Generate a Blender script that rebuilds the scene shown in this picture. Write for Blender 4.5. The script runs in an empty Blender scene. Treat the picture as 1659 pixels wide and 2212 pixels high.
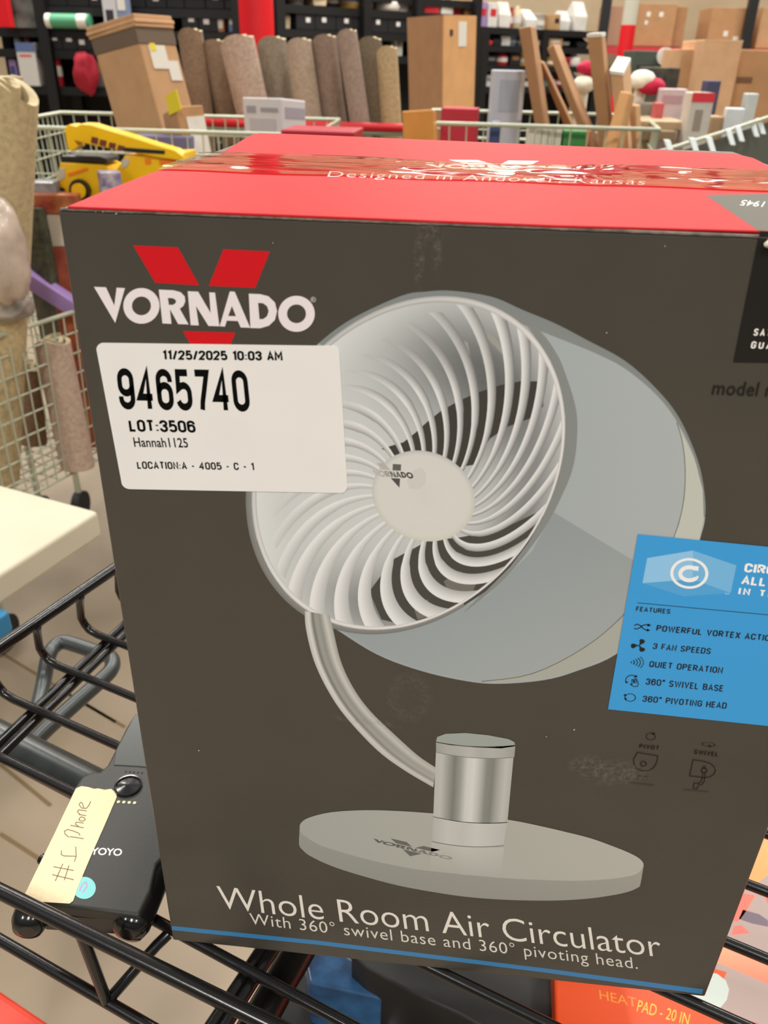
import bpy, bmesh, math, random
from mathutils import Vector, Matrix
from mathutils.geometry import tessellate_polygon

random.seed(7)
S = bpy.context.scene
COL = S.collection
W_PX, H_PX, F_PX = 1659.0, 2212.0, 1760.0

# ------------------------------------------------------------------ camera
R_CAM = Matrix(((0.995146421935155, 0.0962163116897055, 0.020640258585781113),
                (0.06506094230308003, -0.4859451586836818, -0.8715643272521694),
                (-0.0738286712347836, 0.8686769964242871, -0.48984650982423616)))   # rows: right, down, forward
C_CAM = Vector((0.14227966374407067, -0.28859286487104985, 0.46774371496219536))
cam_d = bpy.data.cameras.new('camera')
cam = bpy.data.objects.new('camera', cam_d)
COL.objects.link(cam)
rt, dn, fw = Vector(R_CAM[0]), Vector(R_CAM[1]), Vector(R_CAM[2])
cam.matrix_world = Matrix(((rt.x, -dn.x, -fw.x, C_CAM.x), (rt.y, -dn.y, -fw.y, C_CAM.y),
                           (rt.z, -dn.z, -fw.z, C_CAM.z), (0, 0, 0, 1)))
cam_d.sensor_fit = 'VERTICAL'
cam_d.sensor_height = 24.0
cam_d.lens = 24.0 * F_PX / H_PX
cam_d.clip_start, cam_d.clip_end = 0.01, 100
cam_d.dof.use_dof = True
cam_d.dof.focus_distance = 0.44
cam_d.dof.aperture_fstop = cam_d.lens / 1000 / 0.0019
S.camera = cam

# ------------------------------------------------------------------ light
S.view_settings.view_transform = 'Standard'
S.view_settings.look = 'None'
S.view_settings.gamma = 1.0
S.view_settings.use_curve_mapping = False
S.view_settings.exposure = 0.0
world = bpy.data.worlds.new('hall_light')
S.world = world
world.use_nodes = True
wn = world.node_tree
bgn = wn.nodes['Background']
bgn.inputs[1].default_value = 1.0
wtc = wn.nodes.new('ShaderNodeTexCoord')          # dim walls around, paler roof sheets above
wsx = wn.nodes.new('ShaderNodeSeparateXYZ')
wrp = wn.nodes.new('ShaderNodeValToRGB')
wrp.color_ramp.elements[0].position, wrp.color_ramp.elements[1].position = 0.0, 0.75
wrp.color_ramp.elements[0].color = (0.115, 0.112, 0.106, 1)
wrp.color_ramp.elements[1].color = (0.40, 0.395, 0.38, 1)
wn.links.new(wtc.outputs['Generated'], wsx.inputs[0])
wn.links.new(wsx.outputs['Z'], wrp.inputs['Fac'])
wn.links.new(wrp.outputs['Color'], bgn.inputs[0])


def lamp(name, loc, size, watts, rz=0.0, tilt=0.0, color=(1.0, 0.968, 0.915)):
    d = bpy.data.lights.new(name, 'AREA')
    d.shape = 'RECTANGLE'
    d.size, d.size_y = size
    d.energy = watts
    d.color = color
    o = bpy.data.objects.new(name, d)
    o.location = loc
    o.rotation_euler = (tilt, 0, rz)
    COL.objects.link(o)
    return o


LK = 1.15
for (lx, ly, w) in ((-2.6, -3.0, 112), (0.6, -3.0, 124), (3.4, -3.0, 112),
                    (-3.0, 2.0, 60), (0.4, 2.0, 60), (3.6, 2.0, 60),
                    (-3.0, 5.2, 150), (0.4, 5.2, 150), (3.6, 5.2, 150), (0.2, 9.0, 90), (-3.4, 9.0, 90), (3.4, 9.0, 90)):
    lamp('high_bay_lamp', (lx, ly, 3.9), (0.28, 1.3) if ly < 3 else (2.2, .35), w * LK)


# ------------------------------------------------------------------ pixel rays of the photograph -> points on real surfaces
def ray(px, py):
    a, b = (px - W_PX / 2) / F_PX, (py - H_PX / 2) / F_PX
    return rt * a + dn * b + fw


def aty(px, py, y):
    d = ray(px, py)
    return C_CAM + d * ((y - C_CAM.y) / d.y)


def atz(px, py, z):
    d = ray(px, py)
    return C_CAM + d * ((z - C_CAM.z) / d.z)


def atv(px, py, P, Q):                  # vertical plane through P, Q (xy)
    n = Vector((Q[1] - P[1], -(Q[0] - P[0]), 0))
    d = ray(px, py)
    return C_CAM + d * ((Vector((P[0], P[1], 0)) - C_CAM).dot(n) / d.dot(n))


# ------------------------------------------------------------------ colour and materials
def lin(c):
    c = c / 255.0
    return c / 12.92 if c <= 0.04045 else ((c + 0.055) / 1.055) ** 2.4


def S3(rgb, k=1.0):
    return tuple(min(0.92, lin(c) * k) for c in rgb)


MATS = {}


def mat(name, rgb, rough=0.6, k=1.0, metal=0.0, spec=0.5, noise=0.0, nscale=60.0, bump=0.0, bscale=200.0, coat=0.0, stretch=None, second=None):
    if name in MATS:
        return MATS[name]
    m = bpy.data.materials.new(name)
    m.use_nodes = True
    nt = m.node_tree
    b = nt.nodes['Principled BSDF']
    col = S3(rgb, k)
    b.inputs['Base Color'].default_value = (*col, 1)
    b.inputs['Roughness'].default_value = rough
    b.inputs['Metallic'].default_value = metal
    b.inputs['Specular IOR Level'].default_value = spec
    b.inputs['Coat Weight'].default_value = coat
    tc = nt.nodes.new('ShaderNodeTexCoord')
    vec = tc.outputs['Object']
    if stretch:
        mp = nt.nodes.new('ShaderNodeMapping')
        mp.inputs['Scale'].default_value = stretch
        nt.links.new(vec, mp.inputs['Vector'])
        vec = mp.outputs['Vector']
    if noise > 0 or second:
        n = nt.nodes.new('ShaderNodeTexNoise')
        n.inputs['Scale'].default_value = nscale
        n.inputs['Detail'].default_value = 5
        nt.links.new(vec, n.inputs['Vector'])
        r = nt.nodes.new('ShaderNodeValToRGB')
        r.color_ramp.elements[0].position, r.color_ramp.elements[1].position = 0.3, 0.7
        lo = S3(second, k) if second else tuple(c * (1 - noise) for c in col)
        hi = col if second else tuple(min(0.95, c * (1 + noise)) for c in col)
        r.color_ramp.elements[0].color = (*lo, 1)
        r.color_ramp.elements[1].color = (*hi, 1)
        nt.links.new(n.outputs['Fac'], r.inputs['Fac'])
        nt.links.new(r.outputs['Color'], b.inputs['Base Color'])
    if bump > 0:
        n2 = nt.nodes.new('ShaderNodeTexNoise')
        n2.inputs['Scale'].default_value = bscale
        n2.inputs['Detail'].default_value = 3
        nt.links.new(vec, n2.inputs['Vector'])
        bp = nt.nodes.new('ShaderNodeBump')
        bp.inputs['Strength'].default_value = bump
        bp.inputs['Distance'].default_value = 0.002
        nt.links.new(n2.outputs['Fac'], bp.inputs['Height'])
        nt.links.new(bp.outputs['Normal'], b.inputs['Normal'])
    MATS[name] = m
    return m


def print_mat(name, rough, spec=0.4):
    if name in MATS:
        return MATS[name]
    m = bpy.data.materials.new(name)
    m.use_nodes = True
    nt = m.node_tree
    b = nt.nodes['Principled BSDF']
    a = nt.nodes.new('ShaderNodeAttribute')
    a.attribute_name = 'ink'
    nt.links.new(a.outputs['Color'], b.inputs['Base Color'])
    b.inputs['Roughness'].default_value = rough
    b.inputs['Specular IOR Level'].default_value = spec
    MATS[name] = m
    return m


def dust_mat(name, rgb, scale, thr, strength):
    m = bpy.data.materials.new(name)
    m.use_nodes = True
    nt = m.node_tree
    b = nt.nodes['Principled BSDF']
    b.inputs['Base Color'].default_value = (*S3(rgb), 1)
    b.inputs['Roughness'].default_value = 0.9
    a = nt.nodes.new('ShaderNodeAttribute')
    a.attribute_name = 'ink'
    tc = nt.nodes.new('ShaderNodeTexCoord')
    n = nt.nodes.new('ShaderNodeTexNoise')
    n.inputs['Scale'].default_value = scale
    n.inputs['Detail'].default_value = 8
    n.inputs['Roughness'].default_value = 0.75
    nt.links.new(tc.outputs['Object'], n.inputs['Vector'])
    mr = nt.nodes.new('ShaderNodeMapRange')
    mr.inputs[1].default_value, mr.inputs[2].default_value = thr, thr + 0.25
    mr.inputs[3].default_value, mr.inputs[4].default_value = 0, strength
    nt.links.new(n.outputs['Fac'], mr.inputs[0])
    mul = nt.nodes.new('ShaderNodeMath')
    mul.operation = 'MULTIPLY'
    nt.links.new(mr.outputs[0], mul.inputs[0])
    nt.links.new(a.outputs['Fac'], mul.inputs[1])
    nt.links.new(mul.outputs[0], b.inputs['Alpha'])
    return m


# ------------------------------------------------------------------ objects
USED = {}


def link(name, me, m=None, parent=None, smooth=False):
    if m is not None:
        for mm in (m if isinstance(m, (list, tuple)) else [m]):
            me.materials.append(mm)
    if smooth:
        me.polygons.foreach_set('use_smooth', [True] * len(me.polygons))
    o = bpy.data.objects.new(name, me)
    COL.objects.link(o)
    if parent is not None:
        o.parent = parent
        o.matrix_parent_inverse = Matrix.Translation(-parent.location)
    return o


def tag(o, label, cat, group=None, kind=None):
    assert label not in USED or group, label
    USED[label] = 1
    o['label'] = label
    o['category'] = cat
    if group:
        o['group'] = group
    if kind:
        o['kind'] = kind
    return o


def thing(name, loc, label, cat, group=None):
    o = bpy.data.objects.new(name, None)
    o.location = loc
    o.empty_display_size = 0.05
    COL.objects.link(o)
    return tag(o, label, cat, group)


class MB:
    """collects geometry for one mesh"""
    def __init__(s):
        s.v, s.f, s.mi, s.sm = [], [], [], []

    def add(s, vs, fs, mi=0, smooth=False):
        k = len(s.v)
        s.v += [tuple(v) for v in vs]
        for f in fs:
            s.f.append(tuple(i + k for i in f))
            s.mi.append(mi)
            s.sm.append(smooth)

    def tube(s, pts, r, n=8, mi=0, caps=True, radii=None):
        pts = [Vector(p) for p in pts]
        rings, ref = [], None
        for i, p in enumerate(pts):
            t = (pts[min(i + 1, len(pts) - 1)] - pts[max(i - 1, 0)]).normalized()
            if ref is None:
                ref = t.orthogonal().normalized()
            ref = (ref - t * ref.dot(t)).normalized()
            bi = t.cross(ref)
            rr = radii[i] if radii else r
            rings.append([p + ref * (rr * math.cos(2 * math.pi * k / n)) + bi * (rr * math.sin(2 * math.pi * k / n)) for k in range(n)])
        vs = [v for ring in rings for v in ring]
        fs = []
        for i in range(len(rings) - 1):
            for k in range(n):
                a, b = i * n + k, i * n + (k + 1) % n
                fs.append((a, b, b + n, a + n))
        s.add(vs, fs, mi, True)
        if caps:
            s.add(rings[0], [tuple(reversed(range(n)))], mi)
            s.add(rings[-1], [tuple(range(n))], mi)

    def prism(s, bottom, top, mi=0):
        n = len(bottom)
        vs = list(bottom) + list(top)
        fs = [tuple(reversed(range(n))), tuple(range(n, 2 * n))]
        for i in range(n):
            j = (i + 1) % n
            fs.append((i, j, j + n, i + n))
        s.add(vs, fs, mi)

    def box(s, c, d, rz=0.0, mi=0):
        c = Vector(c)
        R = Matrix.Rotation(rz, 3, 'Z')
        x, y, z = d[0] / 2, d[1] / 2, d[2] / 2
        bt = [c + R @ Vector(q) for q in ((-x, -y, -z), (x, -y, -z), (x, y, -z), (-x, y, -z))]
        tp = [c + R @ Vector(q) for q in ((-x, -y, z), (x, -y, z), (x, y, z), (-x, y, z))]
        s.prism(bt, tp, mi)

    def build(s, name, m, parent=None, bevel=0.0, seg=2):
        me = bpy.data.meshes.new(name)
        me.from_pydata(s.v, [], s.f)
        me.polygons.foreach_set('material_index', s.mi)
        me.polygons.foreach_set('use_smooth', s.sm)
        me.update()
        bm = bmesh.new()
        bm.from_mesh(me)
        bmesh.ops.recalc_face_normals(bm, faces=bm.faces)
        if bevel > 0:
            es = [e for e in bm.edges if len(e.link_faces) == 2 and e.calc_face_angle(0) > 0.5]
            bmesh.ops.bevel(bm, geom=es, offset=bevel, segments=seg, profile=0.5, affect='EDGES', clamp_overlap=True)
        bm.to_mesh(me)
        bm.free()
        return link(name, me, m, parent)


def smooth(pts, closed=False, n=4):
    """Catmull-Rom through the points (2-D or 3-D)"""
    P = [Vector(p) for p in pts]
    m = len(P)
    out = []
    for i in range(m if closed else m - 1):
        p1, p2 = P[i], P[(i + 1) % m]
        p0 = P[i - 1] if (closed or i > 0) else p1
        p3 = P[(i + 2) % m] if (closed or i < m - 2) else p2
        for k in range(n):
            t = k / n
            out.append(.5 * ((2 * p1) + (p2 - p0) * t + (2 * p0 - 5 * p1 + 4 * p2 - p3) * t * t + (3 * p1 - p0 - 3 * p2 + p3) * t ** 3))
    if not closed:
        out.append(P[-1])
    return [tuple(q) for q in out]


# ------------------------------------------------------------------ flat printing on a plane
class Ink:
    """printed areas laid on a surface, given in photo pixels of that surface; every layer a hair above the last"""
    def __init__(s, plane, k=1.0, step=1e-5, base=3e-5):
        s.plane, s.k, s.step, s.base = plane, k, step, base
        s.v, s.f, s.c, s.layer, s.eps = [], [], [], 0, 0.0

    def _put(s, pts, faces, cols):
        k = len(s.v)
        h = s.base + s.step * s.layer + s.eps
        s.v += [s.plane(p[0], p[1], h) for p in pts]
        s.f += [tuple(i + k for i in f) for f in faces]
        s.c += cols

    def next(s, n=1):
        s.layer += n

    def poly(s, loops, rgb, fn=None):
        if not isinstance(loops[0][0], (tuple, list, Vector)):
            loops = [loops]
        tri = tessellate_polygon([[Vector((p[0], p[1], 0)) for p in L] for L in loops])
        pts = [p for L in loops for p in L]
        cols = [S3(fn(*p), s.k) if fn else S3(rgb, s.k) for p in pts]
        s._put(pts, tri, cols)

    def strip(s, rows, cols):
        """rows: list of point rows; cols: matching rgb rows"""
        n = len(rows[0])
        pts = [p for r in rows for p in r]
        fs = []
        for i in range(len(rows) - 1):
            for j in range(n - 1):
                a = i * n + j
                fs.append((a, a + 1, a + 1 + n, a + n))
        s._put(pts, fs, [S3(c, s.k) for r in cols for c in r])

    def stroke(s, pts, w, rgb, closed=False):
        pts = [Vector((p[0], p[1])) for p in pts]
        n = len(pts)
        L, R = [], []
        for i in range(n):
            if closed:
                a, b = pts[i - 1], pts[(i + 1) % n]
            else:
                a, b = pts[max(i - 1, 0)], pts[min(i + 1, n - 1)]
            d1 = (pts[i] - a).normalized() if (pts[i] - a).length > 1e-9 else (b - pts[i]).normalized()
            d2 = (b - pts[i]).normalized() if (b - pts[i]).length > 1e-9 else d1
            t = (d1 + d2)
            t = t.normalized() if t.length > 1e-6 else d1
            nn = Vector((-t.y, t.x))
            ml = w / 2 / max(0.45, abs(nn.dot(Vector((-d1.y, d1.x)))))
            L.append(tuple(pts[i] + nn * ml))
            R.append(tuple(pts[i] - nn * ml))
        if closed:
            L.append(L[0])
            R.append(R[0])
        s.strip([L, R], [[rgb] * len(L), [rgb] * len(R)])

    def ellipse(s, c, ax, ay, rgb, n=40, hole=None):
        pts = [(c[0] + ax[0] * math.cos(t) + ay[0] * math.sin(t), c[1] + ax[1] * math.cos(t) + ay[1] * math.sin(t))
               for t in [2 * math.pi * i / n for i in range(n)]]
        if hole:
            inn = [(c[0] + (p[0] - c[0]) * hole, c[1] + (p[1] - c[1]) * hole) for p in pts]
            s.strip([pts + pts[:1], inn + inn[:1]], [[rgb] * (n + 1)] * 2)
        else:
            s.poly(pts, rgb)

    def text(s, body, p0, p1, ptop, rgb, offset=0.0, spacing=1.0):
        """built-in font; baseline from p0 to p1, cap top above p0 at ptop"""
        c = bpy.data.curves.new('t', 'FONT')
        c.body = body
        c.offset = offset
        c.space_character = spacing
        c.resolution_u = 4
        o = bpy.data.objects.new('t', c)
        COL.objects.link(o)
        bpy.context.view_layer.update()
        me = bpy.data.meshes.new_from_object(o.evaluated_get(bpy.context.evaluated_depsgraph_get()))
        vs = [v.co.copy() for v in me.vertices]
        fs = [tuple(p.vertices) for p in me.polygons]
        x0, x1 = min(v.x for v in vs), max(v.x for v in vs)
        cap = 0.684
        e1 = ((p1[0] - p0[0]) / (x1 - x0), (p1[1] - p0[1]) / (x1 - x0))
        e2 = ((ptop[0] - p0[0]) / cap, (ptop[1] - p0[1]) / cap)
        pts = [(p0[0] + e1[0] * (v.x - x0) + e2[0] * v.y, p0[1] + e1[1] * (v.x - x0) + e2[1] * v.y) for v in vs]
        s._put(pts, fs, [S3(rgb, s.k)] * len(pts))
        bpy.data.objects.remove(o)
        bpy.data.curves.remove(c)
        bpy.data.meshes.remove(me)

    def din(s, body, p0, p1, ptop, rgb, weight=0.15, slant=0.0, gap=0.17):
        """condensed block lettering from strokes"""
        weight, gap = weight * 1.14, gap * .95
        x, runs = 0.0, []
        for ch in body:
            w, paths = GLYPH[ch]
            for P in paths:
                runs.append([(x + q[0], q[1]) for q in P])
            x += w + gap + weight * 0.6
        x1 = x - gap - weight * 0.6
        e1 = ((p1[0] - p0[0]) / x1, (p1[1] - p0[1]) / x1)
        e2 = (ptop[0] - p0[0], ptop[1] - p0[1])
        ch = weight / 2
        for qi, P in enumerate(runs):
            s.eps = 1e-6 * (qi % 8)
            closed = len(P) > 2 and (abs(P[0][0] - P[-1][0]) + abs(P[0][1] - P[-1][1])) < 1e-6
            if closed:
                P = P[:-1]
            lr = local_stroke([(q[0], ch + q[1] * (1 - weight)) for q in P], weight, closed)
            rows = [[(p0[0] + e1[0] * (q[0] + slant * q[1]) + e2[0] * q[1], p0[1] + e1[1] * (q[0] + slant * q[1]) + e2[1] * q[1]) for q in r] for r in lr]
            s.strip(rows, [[rgb] * len(rows[0])] * 2)
        s.eps = 0.0

    def build(s, name, m, parent=None):
        me = bpy.data.meshes.new(name)
        me.from_pydata([tuple(v) for v in s.v], [], s.f)
        a = me.attributes.new('ink', 'FLOAT_COLOR', 'POINT')
        a.data.foreach_set('color', [x for c in s.c for x in (*c, 1.0)])
        me.update()
        return link(name, me, m, parent)


def local_stroke(pts, w, closed):
    pts = [Vector(p) for p in pts]
    n = len(pts)
    L, R = [], []
    for i in range(n):
        if closed:
            a, b = pts[i - 1], pts[(i + 1) % n]
        else:
            a, b = pts[max(i - 1, 0)], pts[min(i + 1, n - 1)]
        d1 = (pts[i] - a) if (pts[i] - a).length > 1e-9 else (b - pts[i])
        d2 = (b - pts[i]) if (b - pts[i]).length > 1e-9 else d1
        d1, d2 = d1.normalized(), d2.normalized()
        t = d1 + d2
        t = t.normalized() if t.length > 1e-6 else d1
        nn = Vector((-t.y, t.x))
        ml = w / 2 / max(0.5, abs(nn.dot(Vector((-d1.y, d1.x)))))
        ex = Vector((0, 0))
        L.append(tuple(pts[i] + nn * ml + ex))
        R.append(tuple(pts[i] - nn * ml + ex))
    if closed:
        L.append(L[0])
        R.append(R[0])
    return L, R


def arc(cx, cy, rx, ry, a0, a1, n=9):
    return [(cx + rx * math.cos(math.radians(a0 + (a1 - a0) * i / n)), cy + ry * math.sin(math.radians(a0 + (a1 - a0) * i / n))) for i in range(n + 1)]


def make_glyphs():
    g = {}
    w = 0.44
    r = w / 2
    O = arc(r, 1 - r, r, r, 180, 0) + arc(r, r, r, r, 0, -180)
    O = O + [O[0]]
    g['O'] = g['0'] = (w, [O])
    g['Q'] = (w, [O, [(r, 0.22), (w + .02, -0.04)]])
    g['C'] = (w, [[(w, 0.68)] + arc(r, 1 - r, r, r, 0, 180) + arc(r, r, r, r, 180, 360) + [(w, 0.32)]])
    g['G'] = (w, [[(w, 0.70)] + arc(r, 1 - r, r, r, 0, 180) + arc(r, r, r, r, 180, 360) + [(w, 0.46), (r, 0.46)]])
    g['U'] = (w, [[(0, 1)] + arc(r, r, r, r, 180, 360) + [(w, 1)]])
    g['D'] = (w, [[(0, 0), (0, 1), (w - r, 1)] + arc(w - r, 1 - r, r, r, 90, 0) + arc(w - r, r, r, r, 0, -90) + [(0, 0)]])
    g['P'] = (w, [[(0, 0), (0, 1), (w - .22, 1)] + arc(w - .25, .745, .25, .255, 80, -80) + [(0, .49)]])
    g['R'] = (w, [[(0, 0), (0, 1), (w - .22, 1)] + arc(w - .25, .745, .25, .255, 80, -80) + [(0, .49)], [(.2, .49), (w + .02, 0)]])
    g['B'] = (w, [[(0, 0), (0, 1), (w - .22, 1)] + arc(w - .26, .76, .24, .24, 80, -80) + [(0, .52)], [(0, .52), (w - .22, .52)] + arc(w - .25, .26, .25, .26, 80, -80) + [(0, 0)]])
    S_ = arc(r, .77, r, .23, 8, 180) + [(.03, .64), (.12, .55), (.32, .45), (.41, .36)] + arc(r, .24, r, .24, 0, -172)
    g['S'] = (w, [S_])
    g['E'] = (.36, [[(.36, 1), (0, 1), (0, 0), (.36, 0)], [(0, .52), (.32, .52)]])
    g['F'] = (.36, [[(.36, 1), (0, 1), (0, 0)], [(0, .5), (.32, .5)]])
    g['L'] = (.36, [[(0, 1), (0, 0), (.36, 0)]])
    g['T'] = (.44, [[(0, 1), (.44, 1)], [(.22, 1), (.22, 0)]])
    g['I'] = (.02, [[(.01, -.07), (.01, 1.07)]])
    g['H'] = (w, [[(0, -.07), (0, 1.07)], [(w, -.07), (w, 1.07)], [(0, .5), (w, .5)]])
    g['N'] = (w, [[(0, -.07), (0, 1.0), (w, 0.0), (w, 1.07)]])
    g['M'] = (.56, [[(0, -.07), (0, 1.0), (.28, .3), (.56, 1.0), (.56, -.07)]])
    g['A'] = (.48, [[(0, -.05), (.24, 1.0), (.48, -.05)], [(.09, .3), (.39, .3)]])
    g['V'] = (.48, [[(0, 1.05), (.24, 0), (.48, 1.05)]])
    g['W'] = (.72, [[(0, 1.05), (.18, 0), (.36, .95), (.54, 0), (.72, 1.05)]])
    g['X'] = (.46, [[(0, -.05), (.46, 1.05)], [(0, 1.05), (.46, -.05)]])
    g['K'] = (.46, [[(0, -.07), (0, 1.07)], [(.46, 1.05), (.02, .45)], [(.16, .6), (.46, -.05)]])
    g['1'] = (.22, [[(0, .82), (.2, .98), (.2, -.07)]])
    g['2'] = (w, [[(0, .70)] + arc(r, 1 - r, r, r, 180, 0) + [(.43, .68), (.36, .52), (0, 0), (w, 0)]])
    g['3'] = (w, [[(0, .74)] + arc(r, .77, r, .23, 180, -75) + [(.16, .54)], [(.16, .54), (.28, .54)] + arc(r, .26, r, .26, 70, -180) + [(0, .28)]])
    g['4'] = (.48, [[(.34, -.07), (.34, 1), (.0, .27), (.48, .27)]])
    g['5'] = (w, [[(.42, 1), (.05, 1), (.03, .54), (.13, .61), (.25, .63)] + arc(r, .4, r, .23, 70, 0) + arc(r, r, r, r, 0, -168)])
    g['6'] = (w, [[(w, .72)] + arc(r, 1 - r, r, r, 0, 180) + arc(r, r, r, r, 180, 360) + arc(r, .40, r, .22, 0, 180)])
    g['9'] = (w, [[(0, .28)] + arc(r, r, r, r, 180, 360) + arc(r, 1 - r, r, r, 0, 180) + arc(r, .60, r, .22, 180, 360)])
    g['7'] = (w, [[(0, 1), (w, 1), (.3, .5), (.2, .15), (.17, -.07)]])
    g['8'] = (w, [arc(r, .76, r - .02, .24, 0, 360), arc(r, .26, r, .26, 0, 360)])
    g['/'] = (.3, [[(0, -.07), (.3, 1.07)]])
    g[':'] = (.06, [[(.03, 0), (.03, .13)], [(.03, .5), (.03, .63)]])
    g['-'] = (.3, [[(.02, .42), (.28, .42)]])
    g[' '] = (.16, [])
    g['°'] = (.22, [arc(.11, .92, .10, .10, 0, 360)])
    g['™'] = (.3, [[(0, 1), (.14, 1)], [(.07, 1), (.07, .7)], [(.18, .7), (.18, 1), (.24, .8), (.3, 1), (.3, .7)]])
    return g


GLYPH = make_glyphs()

# brand lettering, outlined in the pixels of the front panel
LOGO_WHITE = [
    [[(203, 619.5), (229, 620.5), (247, 660), (252, 621.3), (270, 622.3), (249, 697.5)]],
    'O1',
    [[(343, 625.5), (375, 627), (390, 631), (399, 640), (400.5, 651), (396, 661), (388.5, 667), (407.5, 700.8), (385, 700), (367, 667.5), (370.5, 699.5), (351, 698.6)],
     [(362.5, 643.5), (365, 658.5), (374, 658.5), (380, 654), (380, 648.5), (374, 644.3)]],
    [[(405.5, 629), (428, 629.9), (455, 676), (452, 631.5), (464.5, 632), (474, 704.8), (450.5, 704), (423.5, 661), (429.5, 703), (412, 702.3)]],
    [[(474.5, 704.8), (496.5, 629.5), (507, 630), (540.5, 708), (520, 707.3), (514, 693.5), (490, 692.5), (486, 705.3)],
     [(501, 661), (493, 682.5), (509.8, 683)]],
    [[(537.5, 634.3), (563, 635.5), (580, 640), (594, 653.5), (598.5, 672), (594, 691), (581, 703.5), (562, 709), (541, 708.5)],
     [(557.5, 654), (560.5, 689.5), (569, 689), (577, 683), (580.5, 672), (577, 661.5), (568.5, 655)]],
    'O2']
LOGO_V = [[(287.8, 530), (384.3, 534.5), (430.6, 616.7), (335.3, 610.5)],
          [(482.7, 538.4), (583, 543.4), (551.3, 622), (451, 617.5)],
          [(395, 714.7), (508.5, 718.5), (461, 832)]]


def ring_loops(cx, cy, ro, ri, n=36):
    o = [(cx + ro * math.cos(2 * math.pi * i / n), cy + ro * .985 * math.sin(2 * math.pi * i / n)) for i in range(n)]
    i_ = [(cx + ri * math.cos(2 * math.pi * i / n), cy + ri * .985 * math.sin(2 * math.pi * i / n)) for i in range(n)]
    return o, i_


def draw_logo(ink, tf, white, red, v_parts=(0, 1, 2), letters=range(7)):
    for i in v_parts:
        c = red[i] if isinstance(red, list) else red
        ink.poly([tf(p) for p in LOGO_V[i]], c)
    ink.next()
    for i in letters:
        c = white[i] if isinstance(white, list) else white
        L = LOGO_WHITE[i]
        if L == 'O1' or L == 'O2':
            o, h = ring_loops(305.6, 660.7, 39.2, 20.5) if L == 'O1' else ring_loops(640.5, 677.8, 39.5, 20.5)
            o, h = [tf(p) for p in o], [tf(p) for p in h]
            ink.strip([o + o[:1], h + h[:1]], [[c] * (len(o) + 1)] * 2)
        else:
            ink.poly([[tf(p) for p in l] for l in L], c)
    ink.next()


# ==================================================================== THE HALL
FLOOR_Z = -1.0
m_floor = mat('concrete', (150, 134, 112), 0.55, noise=0.14, nscale=2.2, bump=0.05, bscale=60)
b = MB()
b.add([(-12, -6, FLOOR_Z), (12, -6, FLOOR_Z), (12, 14, FLOOR_Z), (-12, 14, FLOOR_Z)], [(0, 1, 2, 3)])
o = b.build('floor', m_floor)
tag(o, 'tan sealed concrete floor of the hall', 'floor', kind='structure')
b = MB()
for (p, q) in (((0, 1408), (250, 1560)), ((130, 1490), (270, 1570)), ((0, 1650), (110, 1740)), ((0, 1800), (140, 1890))):
    A, B = atz(*p, FLOOR_Z + .001), atz(*q, FLOOR_Z + .001)
    d = (B - A).normalized()
    nn = Vector((-d.y, d.x, 0)) * 0.004
    b.add([A + nn, A - nn, B - nn, B + nn], [(0, 1, 2, 3)])
o = b.build('floor_joint', mat('joint', (120, 98, 66), 0.8))
o.parent = bpy.data.objects['floor']

m_wall = mat('block_wall', (172, 152, 122), 0.8, noise=0.08, nscale=3)
b = MB()
b.box((0, 10.1, 2), (24, 0.2, 6.2))
o = b.build('wall_back', m_wall)
tag(o, 'beige concrete wall closing the hall behind the pallet rack', 'wall', kind='structure')

# ==================================================================== PRODUCT BOX
BOX_W, BOX_D, BOX_H = 0.311, 0.297, 0.4192
KF = 1.12          # ink reflectance relative to how it looks in the photo
box = thing('fan_box', (0.155, 0.14, 0), 'large dark grey and red carton printed with a white desk fan', 'box')
m_card = mat('grey_carton_print', (69, 65, 58), 0.34, k=1.0, spec=0.5, noise=0.05, nscale=25, bump=0.06, bscale=500)
bm = bmesh.new()
P8 = [aty(372, 2027, 0), aty(1523, 2155, 0), aty(2143, 510, 0), aty(124, 452, 0)]
front = [Vector((P8[0].x, 0, 0.0)), Vector((P8[1].x, 0, 0.0)), Vector((P8[2].x, 0, BOX_H - .0011)), Vector((P8[3].x, 0, BOX_H - .0011))]
back = [Vector((p.x, BOX_D, p.z)) for p in front]
vs = [bm.verts.new(p) for p in front + back]
for f in ((0, 1, 2, 3), (5, 4, 7, 6), (1, 5, 6, 2), (4, 0, 3, 7), (3, 2, 6, 7), (4, 5, 1, 0)):
    bm.faces.new([vs[i] for i in f])
bmesh.ops.recalc_face_normals(bm, faces=bm.faces)
bmesh.ops.bevel(bm, geom=[e for e in bm.edges], offset=0.0012, segments=3, profile=0.5, affect='EDGES')
me = bpy.data.meshes.new('carton_body')
bm.to_mesh(me)
bm.free()
body = link('carton_body', me, m_card, box, smooth=False)


def facep(px, py, h):
    p = aty(px, py, 0)
    p.y = -h
    return p


def topp(px, py, h):
    return atz(px, py, BOX_H + h)


# --- top flaps
m_red = mat('red_flap_print', (184, 22, 27), 0.55, k=1.0, spec=0.13, noise=0.03, nscale=30, bump=0.04, bscale=300)
m_greyflap = mat('grey_flap_print', (104, 101, 92), 0.4, bump=0.04, bscale=300)
zt = BOX_H


def flap(name, pts, m):
    mb = MB()
    mb.prism([Vector((p.x, p.y, zt - .0010)) for p in pts], [Vector((p.x, p.y, zt)) for p in pts])
    return mb.build(name, m, box, bevel=0.0007, seg=2)


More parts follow.
